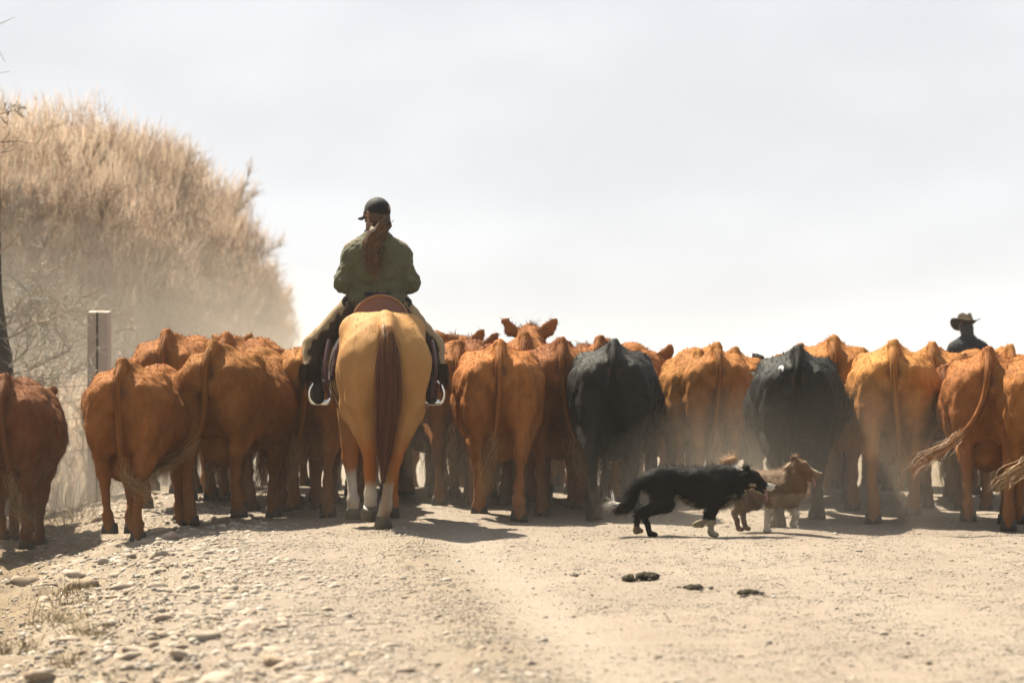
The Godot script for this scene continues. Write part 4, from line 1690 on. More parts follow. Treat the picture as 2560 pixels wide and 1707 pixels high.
func head_surface() -> Array:
	# the middle of the head is the origin, the face looks along -z
	var f := Field.new(Vector3(-0.12, -0.19, -0.15), Vector3(0.12, 0.15, 0.13), 0.0062)
	f.ball(Vector3(0, 0.035, 0.012), 0.088, 0.03, Vector3(1.14, 1.0, 0.92))
	f.cap(Vector3(0, -0.02, -0.035), Vector3(0, -0.085, -0.060), 0.062, 0.038, 0.04)
	f.cap(Vector3(-0.045, -0.06, -0.01), Vector3(-0.015, -0.092, -0.062), 0.03, 0.024, 0.03)
	f.cap(Vector3(0.045, -0.06, -0.01), Vector3(0.015, -0.092, -0.062), 0.03, 0.024, 0.03)
	f.cap(Vector3(0, -0.06, 0.03), Vector3(0, -0.18, 0.045), 0.056, 0.060, 0.04)
	f.cap(Vector3(0, 0.012, -0.095), Vector3(0, -0.030, -0.118), 0.010, 0.015, 0.014)
	f.cap(Vector3(-0.016, -0.062, -0.096), Vector3(0.016, -0.062, -0.096), 0.010, 0.010, 0.010)
	for s in [-1.0, 1.0]:
		f.ball(Vector3(s * 0.033, 0.008, -0.096), 0.016, 0.012, Vector3(0.8, 1.3, 1), )
		f.cap(Vector3(s * 0.033, 0.010, -0.112), Vector3(s * 0.034, 0.010, -0.112), 0.012, 0.012, 0.010, Vector3(0.8, 1.2, 1), true)
		f.ball(Vector3(s * 0.033, 0.010, -0.086), 0.0135, 0.003)
		f.cap(Vector3(s * 0.018, 0.030, -0.096), Vector3(s * 0.050, 0.030, -0.086), 0.009, 0.007, 0.012)
		f.cap(Vector3(s * 0.086, 0.020, 0.012), Vector3(s * 0.084, -0.030, 0.008), 0.016, 0.010, 0.008, Vector3(1.8, 1, 1))
	return f.surface()


func rider_skin(q: Vector3) -> Color:
	var c := Color(0.46, 0.26, 0.175) * (1.0 + 0.1 * bumps.get_noise_3dv(q * 30.0))
	if q.z < -0.07:
		if absf(absf(q.x) - 0.033) < 0.010 and absf(q.y - 0.010) < 0.007:
			c = Color(0.05, 0.03, 0.02) if absf(absf(q.x) - 0.033) < 0.005 else Color(0.6, 0.56, 0.5)
		elif absf(q.x) < 0.026 and absf(q.y + 0.062) < 0.009:
			c = Color(0.38, 0.13, 0.10)
		elif absf(absf(q.x) - 0.034) < 0.018 and absf(q.y - 0.033) < 0.005:
			c = Color(0.10, 0.055, 0.03)
	c.a = 1.0
	return c


func rider_body(look: Transform3D, trousers: Color, boots: Color, r_knee: Vector3) -> Array:
	var f := Field.new(Vector3(-0.56, -0.80, -0.62), Vector3(0.56, 0.68, 0.26), 0.014)
	f.ball(Vector3(0, 0.09, 0.03), 0.155, 0.06, Vector3(0.85, 1, 1))
	f.cap(Vector3(0, 0.12, 0.0), Vector3(0, 0.30, -0.01), 0.135, 0.125, 0.06, Vector3(0.85, 1, 1.1))
	f.cap(Vector3(0, 0.28, -0.01), Vector3(0, 0.46, -0.01), 0.13, 0.14, 0.06, Vector3(0.82, 1, 1.2))
	f.cap(Vector3(-0.12, 0.48, 0.0), Vector3(0.12, 0.48, 0.0), 0.085, 0.085, 0.05)
	f.cap(Vector3(0, 0.50, 0.01), look * Vector3(0, -0.10, 0.03), 0.062, 0.058, 0.04)
	for s in [-1.0, 1.0]:
		f.cap(Vector3(s * 0.195, 0.475, 0.0), Vector3(s * 0.235, 0.235, 0.02), 0.055, 0.045, 0.04)
		f.cap(Vector3(s * 0.235, 0.235, 0.02), Vector3(s * 0.11, 0.155, -0.30), 0.044, 0.028, 0.03)
		var knee := Vector3(s * r_knee.x, r_knee.y, r_knee.z)
		var ankle := Vector3(s * 0.425, -0.585, -0.16)
		f.cap(Vector3(s * 0.11, 0.06, -0.02), knee, 0.098, 0.064, 0.05)
		f.cap(knee, ankle, 0.062, 0.042, 0.03)
		f.cap(ankle, ankle + Vector3(0, -0.05, 0.02), 0.044, 0.04, 0.02)
		f.cap(ankle + Vector3(0, -0.055, -0.01), ankle + Vector3(s * 0.02, -0.065, -0.19), 0.042, 0.034, 0.03, Vector3(1, 1.2, 1))
	var s := f.surface()
	var cols := painted(s, func(p: Vector3, _n: Vector3) -> Color:
		var c := Color(0.46, 0.26, 0.175)
		if p.y < 0.16 and p.z > -0.36 or p.y < 0.1:
			c = trousers * (1.0 + 0.3 * bumps.get_noise_3dv(p * 22.0))
		if p.y < -0.50:
			c = boots * (1.0 + 0.3 * bumps.get_noise_3dv(p * 18.0))
		c.a = 1.0
		return c)
	var h := head_surface()
	var hc := painted(h, func(p: Vector3, _n: Vector3) -> Color: return rider_skin(p))
	s = joined(s, moved(h, look))
	cols.append_array(hc)
	for side in [-1.0, 1.0]:
		var hd := hand(Vector3(side * 0.11, 0.155, -0.30), Vector3(-side * 0.25, 0.05, -1.0), Vector3(side * 0.5, 1.0, 0), side)
		s = joined(s, hd)
		for i in hd[0].size():
			cols.append(Color(0.42, 0.24, 0.165))
	return [s, cols]


func jacket_surface(wide: float) -> Array:
	var f := Field.new(Vector3(-0.42, -0.02, -0.40), Vector3(0.42, 0.68, 0.28), 0.0125)
	f.cap(Vector3(-0.055, 0.11, 0.02), Vector3(0.055, 0.11, 0.02), 0.155, 0.155, 0.03, Vector3(0.98, 1.0, 1.08))
	f.cap(Vector3(-0.07, 0.22, 0.01), Vector3(0.07, 0.22, 0.01), 0.15, 0.15, 0.05, Vector3(1.0, 0.8, 1.0))
	f.cap(Vector3(-0.08, 0.36, 0.0), Vector3(0.08, 0.36, 0.0), 0.15, 0.15, 0.06, Vector3(0.95, 0.8, 1.0))
	f.cap(Vector3(-0.14, 0.445, 0.005), Vector3(0.14, 0.445, 0.005), 0.095, 0.095, 0.08)
	f.cap(Vector3(0, 0.50, 0.01), Vector3(0, 0.61, 0.0), 0.115, 0.068, 0.11)
	for s in [-1.0, 1.0]:
		f.cap(Vector3(s * 0.180, 0.425, 0.005), Vector3(s * 0.240, 0.235, 0.03), 0.078, 0.074, 0.045)
		f.cap(Vector3(s * 0.242, 0.235, 0.03), Vector3(s * 0.13, 0.16, -0.27), 0.078, 0.048, 0.03)
		# folds where the sleeve bends and along the armhole
		f.cap(Vector3(s * 0.185, 0.33, 0.125), Vector3(s * 0.175, 0.16, 0.12), 0.012, 0.024, 0.04, Vector3.ONE, true)
		f.cap(Vector3(s * 0.21, 0.30, 0.12), Vector3(s * 0.31, 0.265, 0.09), 0.010, 0.008, 0.025, Vector3.ONE, true)
	# creases of the gathered back above the waistband
	for e in [[0.235, 0.012, -0.02], [0.195, 0.016, 0.03], [0.155, 0.010, -0.015]]:
		f.cap(Vector3(-0.17, e[0] - 0.01, 0.145), Vector3(0.0, e[0] + e[2], 0.185), e[1], e[1], 0.03, Vector3.ONE, true)
		f.cap(Vector3(0.0, e[0] + e[2], 0.185), Vector3(0.18, e[0] + 0.01, 0.14), e[1], e[1] * 0.7, 0.03, Vector3.ONE, true)
	# open below, so that the jacket is a shell round the waist
	f.cap(Vector3(0, -0.05, 0.02), Vector3(0, 0.045, 0.02), 0.13, 0.12, 0.012, Vector3(0.75, 1, 1.1), true)
	return roughened(roughened(f.surface(), 0.010, 8.0), 0.006, 24.0)


func build_horse_and_rider() -> void:
	M.sleek = pelt(0.72, 0.0, 0.22)
	var at := Vector3(-0.995, 0.0, -20.42)
	at.y = ground(at.x, at.z)
	var turn := 0.115
	horse("golden dun horse with a long dark red tail and white socks, ridden behind the herd", Color(0.72, 0.37, 0.125), Color(0.20, 0.068, 0.032), at, turn, true)
	saddle(at, turn)
	var b := Basis(Vector3.UP, turn)
	var o := thing("person", "rider in green jacket, black cap and fringed chaps, long curly ponytail, on the dun horse", "person", at + b * Vector3(-0.015, 1.555, -0.02), turn)
	var look := Transform3D(Basis(Vector3.UP, 0.62) * Basis(Vector3.RIGHT, -0.06), Vector3(0.0, 0.735, -0.015))
	var knee := Vector3(0.43, -0.24, -0.30)
	var body := rider_body(look, Color(0.018, 0.022, 0.038), Color(0.045, 0.028, 0.02), knee)
	part("body", mesh_of(body[0], body[1]), pelt(0.7, 0.1), o)
	# jacket
	var j := jacket_surface(0.0)
	var olive := Color(0.165, 0.160, 0.088)
	var jm := pelt(0.85, 0.25, 0.25)
	part("jacket", mesh_of(j, painted(j, func(p: Vector3, _n: Vector3) -> Color:
		var c := olive * (1.0 + 0.14 * patches.get_noise_3dv(p * 9.0) + 0.10 * bumps.get_noise_3d(p.x * 90.0, p.y * 90.0, p.z * 90.0))
		if p.y < 0.085:
			c = mixed(c, Color(0.15, 0.12, 0.075), 0.7) * (0.85 + 0.2 * sin(p.x * 300.0))
		c.a = 1.0
		return c)), jm, o)
	# cap with a bill, a strap and a pale patch on the back
	var cap_t := look
	var f := Field.new(Vector3(-0.13, -0.05, -0.13), Vector3(0.13, 0.17, 0.15), 0.0075)
	f.ball(Vector3(0, 0.030, 0.014), 0.101, 0.02, Vector3(1.1, 0.97, 0.91))
	f.cap(Vector3(-0.2, -0.075, -0.0), Vector3(0.2, -0.075, -0.0), 0.09, 0.09, 0.008, Vector3(1, 1, 0.6), true)
	var cs := moved(f.surface(), cap_t)
	part("cap", mesh_of(cs, painted(cs, func(p: Vector3, _n: Vector3) -> Color: return Color(0.013, 0.012, 0.017) * (1.0 + 0.4 * bumps.get_noise_3dv(p * 60.0)) + Color(0, 0, 0, 1))), pelt(0.75, 0.2, 0.3), o)
	var bill := PackedVector3Array()
	var bn := PackedVector3Array()
	var bi := PackedInt32Array()
	for i in 13:
		var a := lerpf(-1.15, 1.15, i / 12.0)
		for k in 4:
			var t := [0.0, 1.0, 1.0, 0.0][k] as float
			var q := Vector3(sin(a) * lerpf(0.092, 0.085, t), 0.012 - 0.012 * t - 0.035 * sin(a) * sin(a) + (0.0 if k < 2 else -0.006), -cos(a) * lerpf(0.085, 0.205, t) + 0.01)
			bill.append(cap_t * q)
			bn.append(cap_t.basis * Vector3(0, 1.0 if k < 2 else -1.0, 0))
	for i in 12:
		for k in 4:
			var p := i * 4 + k
			var q := i * 4 + (k + 1) % 4
			bi.append_array(PackedInt32Array([p, p + 4, q, q, p + 4, q + 4]))
	part("cap_bill", mesh_of(sound([bill, bn, bi])), plain(Color(0.013, 0.012, 0.015), 1.0, 0.0, 0.05), o)
	var pa := PackedVector3Array()
	var pn := PackedVector3Array()
	var pi := PackedInt32Array()
	for i in 7:
		for k in 5:
			var a := lerpf(-0.17, 0.17, i / 6.0) + 0.30
			var h := lerpf(0.028, 0.062, k / 4.0)
			var sh := 0.0 if k < 3 else 0.25 * absf(a - 0.30)
			var rr := sqrt(maxf(0.0, 1.0 - pow((h - 0.035) / 0.113, 2.0))) + 0.028
			pa.append(cap_t * Vector3(sin(a) * 0.0945 * rr, h - sh * 0.1, 0.014 + cos(a) * 0.112 * rr))
			pn.append(cap_t.basis * Vector3(sin(a), 0.2, cos(a)))
	for i in 6:
		for k in 4:
			var p := i * 5 + k
			pi.append_array(PackedInt32Array([p, p + 1, p + 5, p + 1, p + 6, p + 5]))
	part("cap_patch", mesh_of([pa, pn, pi]), plain(Color(0.42, 0.30, 0.20), 0.8), o)
	# hair gathered in a long curly tail
	var r := RandomNumberGenerator.new()
	r.seed = 4
	var root := look * Vector3(0, -0.045, 0.10)
	var path := curve([root + Vector3(0.0, 0.0, -0.03), root + Vector3(-0.008, -0.03, 0.045), Vector3(-0.028, 0.54, 0.135), Vector3(-0.035, 0.44, 0.15), Vector3(-0.03, 0.36, 0.165), Vector3(-0.025, 0.29, 0.175)], 20)
	var rad := []
	for i in 21:
		var t := i / 20.0
		rad.append(0.034 + 0.040 * smooth(0.1, 0.4, t) - 0.058 * smooth(0.55, 1.0, t))
	var core := roughened(tube(path, rad, 12, 0.6), 0.022, 30.0)
	var brown := Color(0.17, 0.088, 0.042)
	var hair := part("ponytail", mesh_of(core, painted(core, func(p: Vector3, _n: Vector3) -> Color: return mixed(brown * 0.35, brown, 0.5 + bumps.get_noise_3dv(p * 45.0)) * Color(1, 1, 1, 0) + Color(0, 0, 0, 1))), M.hair, o)
	var l := locks(path, 480, 0.016, 0.048, Vector2(0.5, 1.0), 0.006, brown * 1.6, r, 0.014, 0.12, 0.55)
	part("curls", mesh_of(l[0], l[1]), M.hair, hair)
	var under := Field.new(Vector3(-0.13, -0.13, -0.06), Vector3(0.13, 0.06, 0.15), 0.008)
	under.ball(Vector3(0, 0.0, 0.022), 0.092, 0.02, Vector3(1.12, 0.85, 0.95))
	under.cap(Vector3(-0.2, 0.0, -0.075), Vector3(0.2, 0.0, -0.075), 0.09, 0.09, 0.01, Vector3(1, 0.7, 1), true)
	part("hair", mesh_of(moved(roughened(under.surface(), 0.006, 40.0), look)), plain(brown * 0.8, 0.7), o)
	# chaps: a tan leather sheet over the outside of each thigh, a dark inner side, fringe along the back edge and the hem
	for s in [-1.0, 1.0]:
		var hip := Vector3(s * 0.155, 0.055, -0.01)
		var kn := Vector3(s * (knee.x + 0.012), knee.y, knee.z)
		var hem := Vector3(s * 0.455, -0.40, -0.25)
		var cf := Field.new(Vector3(minf(0.0, s * 0.58), -0.50, -0.46), Vector3(maxf(0.0, s * 0.58), 0.22, 0.16), 0.013)
		cf.cap(hip, kn, 0.108, 0.088, 0.03)
		cf.cap(kn, hem, 0.090, 0.082, 0.04)
		var surf := roughened(cf.surface(), 0.006, 10.0)
		part("chap", mesh_of(surf, painted(surf, func(p: Vector3, n: Vector3) -> Color:
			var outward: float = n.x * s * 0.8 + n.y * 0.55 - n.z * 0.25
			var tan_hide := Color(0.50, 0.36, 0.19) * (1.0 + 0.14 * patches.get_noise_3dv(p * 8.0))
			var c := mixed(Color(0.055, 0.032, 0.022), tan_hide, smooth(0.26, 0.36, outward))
			if p.y < -0.385:
				c = Color(0.05, 0.03, 0.022)
			c.a = 1.0
			return c)), pelt(0.7, 0.1, 0.3), o)
		# fringe
		var fv := []
		var fc := PackedColorArray()
		for i in 90:
			var t := i / 89.0
			var a: Vector3
			if t < 0.55:
				a = hip.lerp(kn, t / 0.55) + Vector3(-s * 0.02, -0.03, 0.105 - 0.02 * t)
			else:
				var w := (t - 0.55) / 0.45 * 4.2 - 0.6
				a = hem + Vector3(0, 0.03, 0) + Vector3(cos(w) * s * 0.085, 0, sin(w) * 0.085)
			var ln := r.randf_range(0.16, 0.24)
			var drop := Vector3(s * r.randf_range(-0.01, 0.03), -ln, r.randfn(0.0, 0.02))
			var lk := locks([a, a + drop * 0.5 + Vector3(0, 0, 0.012), a + drop], 4, 0.008, 0.014, Vector2(0.85, 1.0), 0.010, Color(0.06, 0.036, 0.026), r, 0.0, 0.0, 0.4)
			fv = lk[0] if fv.is_empty() else joined(fv, lk[0])
			fc.append_array(lk[1])
		part("fringe", mesh_of(fv, fc), pelt(0.8, 0.0, 0.2), o)
		# the belt ends knotted at the hip
		var bw := tube(curve([Vector3(s * 0.19, 0.095, 0.05), Vector3(s * 0.225, 0.105, 0.06), Vector3(s * 0.25, 0.085, 0.07), Vector3(s * 0.235, 0.05, 0.075)], 8), [0.014, 0.016, 0.018, 0.018, 0.016, 0.014, 0.012, 0.010, 0.007], 6)
		part("belt_tie", mesh_of(bw), plain(Color(0.03, 0.025, 0.025), 0.7), o)
	# reins from the hands to the horse's bit
	for s in [-1.0, 1.0]:
		var pts := curve([Vector3(s * 0.075, 0.115, -0.375), Vector3(s * 0.10, -0.02, -0.75), Vector3(s * 0.10, -0.08, -1.2), Vector3(s * 0.075, -0.27, -1.70)], 16)
		part("rein", mesh_of(tube(pts, Array(range(17)).map(func(_i: int) -> float: return 0.006), 5)), M.dark_leather, o)


func build_far_rider() -> void:
	var at := Vector3(5.74, 0.0, -34.5)
	at.y = ground(at.x, at.z)
	horse("brown horse of the far rider, hidden behind the cattle", Color(0.16, 0.07, 0.035), Color(0.03, 0.018, 0.014), at, -0.25, false)
	var o := thing("person", "far rider in a dark coat and wide tan hat, above the herd on the right", "person", at + Basis(Vector3.UP, -0.25) * Vector3(0, 1.61, -0.02), -0.25)
	var look := Transform3D(Basis(Vector3.UP, 0.5) * Basis(Vector3.RIGHT, -0.3), Vector3(-0.03, 0.70, -0.05))
	var body := rider_body(look, Color(0.03, 0.04, 0.07), Color(0.04, 0.03, 0.02), Vector3(0.42, -0.24, -0.30))
	part("body", mesh_of(body[0], body[1]), pelt(0.7), o)
	var j := jacket_surface(0.0)
	part("coat", mesh_of(j, painted(j, func(p: Vector3, _n: Vector3) -> Color: return Color(0.022, 0.026, 0.036) * (1.0 + 0.3 * bumps.get_noise_3dv(p * 20.0)) + Color(0, 0, 0, 1))), pelt(0.85), o)
	var nape := Field.new(Vector3(-0.13, -0.16, -0.08), Vector3(0.13, 0.06, 0.15), 0.012)
	nape.ball(Vector3(0, -0.09, 0.045), 0.075, 0.04)
	nape.ball(Vector3(0, -0.01, 0.022), 0.095, 0.02, Vector3(1.1, 0.8, 0.95))
	part("hair", mesh_of(moved(nape.surface(), look)), plain(Color(0.03, 0.025, 0.022), 0.8), o)
	# a wide felt hat: brim curled at the sides, creased crown
	var v := PackedVector3Array()
	var n := PackedVector3Array()
	var ind := PackedInt32Array()
	var prof := [[0.02, 0.105], [0.06, 0.115], [0.085, 0.10], [0.098, 0.03], [0.104, 0.0], [0.15, -0.004], [0.185, 0.0], [0.185, -0.008], [0.10, -0.012]]
	for i in prof.size():
		for k in 24:
			var w := TAU * k / 24.0
			var rr: float = prof[i][0]
			var up: float = prof[i][1]
			if i > 4 and i < 8:
				up += 0.05 * pow(absf(cos(w)), 3.0) * smooth(0.11, 0.185, rr) - 0.035 * pow(absf(sin(w)), 2.0) * smooth(0.11, 0.185, rr)
			if i < 3:
				up -= 0.03 * smooth(0.05, 0.0, absf(cos(w) * rr))
			v.append(look * Vector3(cos(w) * rr, up + 0.075, sin(w) * rr * 1.15 + 0.01))
			n.append(look.basis * Vector3(cos(w) * (0.8 if i in [2, 3] else 0.1), -0.8 if i > 6 else 0.7, sin(w) * (0.8 if i in [2, 3] else 0.1)).normalized())
	for i in prof.size() - 1:
		for k in 24:
			var p := i * 24 + k
			var q := i * 24 + (k + 1) % 24
			ind.append_array(PackedInt32Array([p, q, p + 24, q, q + 24, p + 24]))
	part("hat", mesh_of(sound([v, n, ind])), plain(Color(0.085, 0.065, 0.042), 1.0, 0.0, 0.1), o)


# ---------------------------------------------------------------- dogs
# A dog faces -z. Each leg is shoulder or hip, elbow or stifle, wrist or hock, paw; the head looks along the given basis.
func dog(called: String, label: String, at: Vector3, turn: float, legs: Array, head: Transform3D, tail: Array, chest: float, paint: Callable, fur: float, size: float) -> Node3D:
	var o := thing(called, label, "dog", at, turn)
	var f := Field.new(Vector3(-0.17, -0.02, -0.76), Vector3(0.17, 0.76, 0.66), 0.0105)
	f.loft([
		[-0.36, 0.44, 0.30, 0.05, 0.38, 2.0, 2.0],
		[-0.30, 0.475, 0.245, 0.085, 0.37, 2.0, 2.0],
		[-0.18, 0.495, 0.215 - chest, 0.105, 0.36, 2.0, 2.0],
		[-0.02, 0.485, 0.22 - chest, 0.108, 0.36, 2.0, 2.0],
		[0.12, 0.485, 0.265, 0.095, 0.38, 2.0, 2.0],
		[0.24, 0.49, 0.29, 0.09, 0.39, 2.0, 2.0],
		[0.33, 0.455, 0.31, 0.065, 0.38, 2.0, 2.0],
		[0.37, 0.41, 0.34, 0.03, 0.37, 2.0, 2.0]], 0.03)
	# neck, skull, muzzle with parted jaws
	f.cap(Vector3(0, 0.39, -0.27), head * Vector3(0, -0.02, 0.05), 0.095, 0.066, 0.05)
	f.ball(head * Vector3(0, 0.01, 0), 0.066, 0.03, Vector3(1.0, 1.08, 0.92))
	f.cap(head * Vector3(0, -0.006, -0.04), head * Vector3(0, -0.022, -0.15), 0.044, 0.026, 0.03)
	f.cap(head * Vector3(0, -0.042, -0.03), head * Vector3(0, -0.074, -0.125), 0.028, 0.015, 0.018)
	f.ball(head * Vector3(0, -0.012, -0.172), 0.014, 0.008)
	for s in [-1.0, 1.0]:
		f.cap(head * Vector3(s * 0.045, 0.05, 0.02), head * Vector3(s * 0.066, 0.075, 0.045), 0.026, 0.022, 0.015, Vector3(1.0, 1, 1.3))
		f.cap(head * Vector3(s * 0.066, 0.075, 0.045), head * Vector3(s * 0.085, 0.045, 0.055), 0.022, 0.012, 0.01, Vector3(1.0, 1, 1.3))
		f.ball(head * Vector3(s * 0.036, 0.018, -0.055), 0.014, 0.008)
	for k in 4:
		var j: Array = legs[k]
		if k < 2:
			f.cap(j[0], j[1], 0.082, 0.058, 0.04, Vector3(1.5, 1, 1))
			f.cap(j[1], j[2], 0.054, 0.024, 0.03)
			f.cap(j[2], j[3], 0.024, 0.019, 0.015)
		else:
			f.cap(j[0], j[1], 0.072, 0.042, 0.04, Vector3(1.4, 1, 1))
			f.cap(j[1], j[2], 0.037, 0.024, 0.02)
			f.cap(j[2], j[3], 0.023, 0.020, 0.015)
		f.cap(j[3], j[3] + Vector3(0, -0.006, -0.04), 0.021, 0.017, 0.012)
	var path := curve(tail, 14)
	for i in 14:
		var t := i / 14.0
		var r0 := 0.022 + 0.014 * sin(t * PI)
		var r1 := 0.022 + 0.014 * sin((i + 1) / 14.0 * PI) - 0.01 * float(i == 13)
		f.cap(path[i], path[i + 1], r0, r1, 0.02)
	var s := roughened(f.surface(), 0.006, 16.0)
	var tip: Vector3 = path[-1]
	var cols := painted(s, func(p: Vector3, n: Vector3) -> Color:
		var c: Color = paint.call(p, n, head.affine_inverse() * p, p.distance_to(tip))
		c *= 1.0 + 0.15 * bumps.get_noise_3dv(p * 40.0)
		c.a = 1.0
		return c)
	part("body", mesh_of(s, cols), M.sleek, o)
	part("coat", coat_mesh(s, cols, 16000, fur, 0.0024, 0.32, Vector3(0, -0.45, 0.8), func(p: Vector3, _n: Vector3) -> float:
		var q := head.affine_inverse() * p
		if q.length() < 0.10 or q.z < -0.05 and q.length() < 0.2:
			return 0.25
		return 0.25 + smooth(0.05, 0.25, p.y) * (1.0 + (0.5 if p.z > 0.1 and p.y > 0.5 else 0.0) + (0.9 if p.z > 0.33 or p.z < -0.2 and p.y < 0.4 else 0.0)), 9, 0.25), M.sleek, o).set_meta("kind", "stuff")
	# the tongue hangs from the open mouth
	var tongue := tube(curve([head * Vector3(0, -0.045, -0.06), head * Vector3(0.004, -0.052, -0.12), head * Vector3(0.008, -0.095, -0.140), head * Vector3(0.01, -0.125, -0.135)], 8), [0.014, 0.016, 0.017, 0.018, 0.018, 0.018, 0.017, 0.014, 0.006], 8, 0.35)
	part("tongue", mesh_of(tongue), plain(Color(0.50, 0.19, 0.17), 0.4), o)
	part("nose", mesh_of(moved(lathe([[0.0, 0.012], [0.010, 0.008], [0.013, 0.0], [0.008, -0.009], [0.0, -0.011]], 10), Transform3D(Basis(), head * Vector3(0, -0.008, -0.182)))), plain(Color(0.012, 0.011, 0.011), 0.35), o)
	o.scale = Vector3.ONE * size
	return o


func build_dogs() -> void:
	# the black and white one trots to the right, head low
	var at := Vector3(1.275, 0, -19.12)
	at.y = ground(at.x, at.z)
	dog("dog", "black and white herding dog trotting right with its head low, white tail tip", at, -PI / 2 - 0.05, [
		[Vector3(-0.07, 0.38, 0.27), Vector3(-0.075, 0.235, 0.22), Vector3(-0.07, 0.165, 0.385), Vector3(-0.065, 0.035, 0.41)],
		[Vector3(0.07, 0.38, 0.27), Vector3(0.075, 0.225, 0.20), Vector3(0.07, 0.15, 0.355), Vector3(0.065, 0.024, 0.31)],
		[Vector3(-0.07, 0.34, -0.20), Vector3(-0.075, 0.225, -0.11), Vector3(-0.07, 0.115, -0.085), Vector3(-0.07, 0.075, -0.01)],
		[Vector3(0.07, 0.34, -0.20), Vector3(0.075, 0.215, -0.13), Vector3(0.07, 0.105, -0.115), Vector3(0.07, 0.024, -0.11)],
	], Transform3D(Basis(Vector3.UP, 0.02) * Basis(Vector3.RIGHT, -0.22), Vector3(0, 0.395, -0.385)),
	[Vector3(0, 0.41, 0.34), Vector3(0, 0.33, 0.41), Vector3(0.0, 0.23, 0.45), Vector3(0.01, 0.195, 0.51), Vector3(0.01, 0.225, 0.59)], 0.025,
	func(p: Vector3, n: Vector3, q: Vector3, to_tip: float) -> Color:
		var black := Color(0.007, 0.0065, 0.0065)
		var white := Color(0.85, 0.78, 0.68)
		if to_tip < 0.065:
			return white
		if q.z < -0.125:
			return white
		if absf(p.z + 0.29 + 0.04 * p.y) < 0.024 and p.y > 0.462:
			return white
		if p.z < -0.22 and n.y < -0.62 and p.y > 0.2:
			return Color(0.55, 0.46, 0.32)
		if n.y < -0.75 and p.y > 0.17 and p.y < 0.30 and p.z < 0.15:
			return Color(0.40, 0.32, 0.22)
		if p.y < 0.115 and p.z < 0.1:
			return Color(0.50, 0.41, 0.27)
		if p.y < 0.06 and p.x < 0.0:
			return Color(0.30, 0.21, 0.11)
		return black, 0.036, 1.0)
	# the red brown one behind it turns a little towards us
	at = Vector3(1.82, 0, -19.55)
	at.y = ground(at.x, at.z)
	dog("dog", "red brown dog with white forelegs and a lifted paw, behind the black and white dog", at, -PI / 2 - 0.80, [
		[Vector3(-0.07, 0.38, 0.25), Vector3(-0.075, 0.23, 0.19), Vector3(-0.07, 0.15, 0.32), Vector3(-0.07, 0.024, 0.29)],
		[Vector3(0.07, 0.38, 0.25), Vector3(0.075, 0.23, 0.17), Vector3(0.07, 0.15, 0.28), Vector3(0.07, 0.024, 0.24)],
		[Vector3(-0.07, 0.34, -0.20), Vector3(-0.075, 0.24, -0.17), Vector3(-0.07, 0.15, -0.24), Vector3(-0.07, 0.065, -0.20)],
		[Vector3(0.07, 0.34, -0.20), Vector3(0.075, 0.215, -0.10), Vector3(0.07, 0.11, -0.06), Vector3(0.07, 0.024, -0.05)],
	], Transform3D(Basis(Vector3.UP, 0.45) * Basis(Vector3.RIGHT, -0.18), Vector3(0.0, 0.515, -0.335)),
	[Vector3(0, 0.43, 0.33), Vector3(0, 0.46, 0.38), Vector3(0.0, 0.51, 0.40), Vector3(0.01, 0.55, 0.37), Vector3(0.02, 0.57, 0.32)], 0.0,
	func(p: Vector3, n: Vector3, q: Vector3, to_tip: float) -> Color:
		var rust := Color(0.22, 0.13, 0.075)
		if q.length() < 0.2 and q.z < 0.02:
			if absf(q.x) < 0.016 and q.y > 0.0 and q.z < -0.03:
				return Color(0.5, 0.40, 0.3)
			return Color(0.22, 0.115, 0.06) if q.z > -0.12 else Color(0.33, 0.2, 0.12)
		if absf(p.z + 0.255) < 0.02 and p.y > 0.40:
			return Color(0.50, 0.36, 0.24)
		if p.z < -0.15 and n.y < -0.2 and p.y > 0.2:
			return Color(0.50, 0.38, 0.27)
		if p.z < 0.05 and p.y < 0.20:
			return Color(0.85, 0.76, 0.63)
		if p.z > 0.05 and p.y < 0.1:
			return Color(0.17, 0.075, 0.035)
		if to_tip < 0.22:
			return Color(0.48, 0.27, 0.13)
		return rust, 0.030, 0.90)


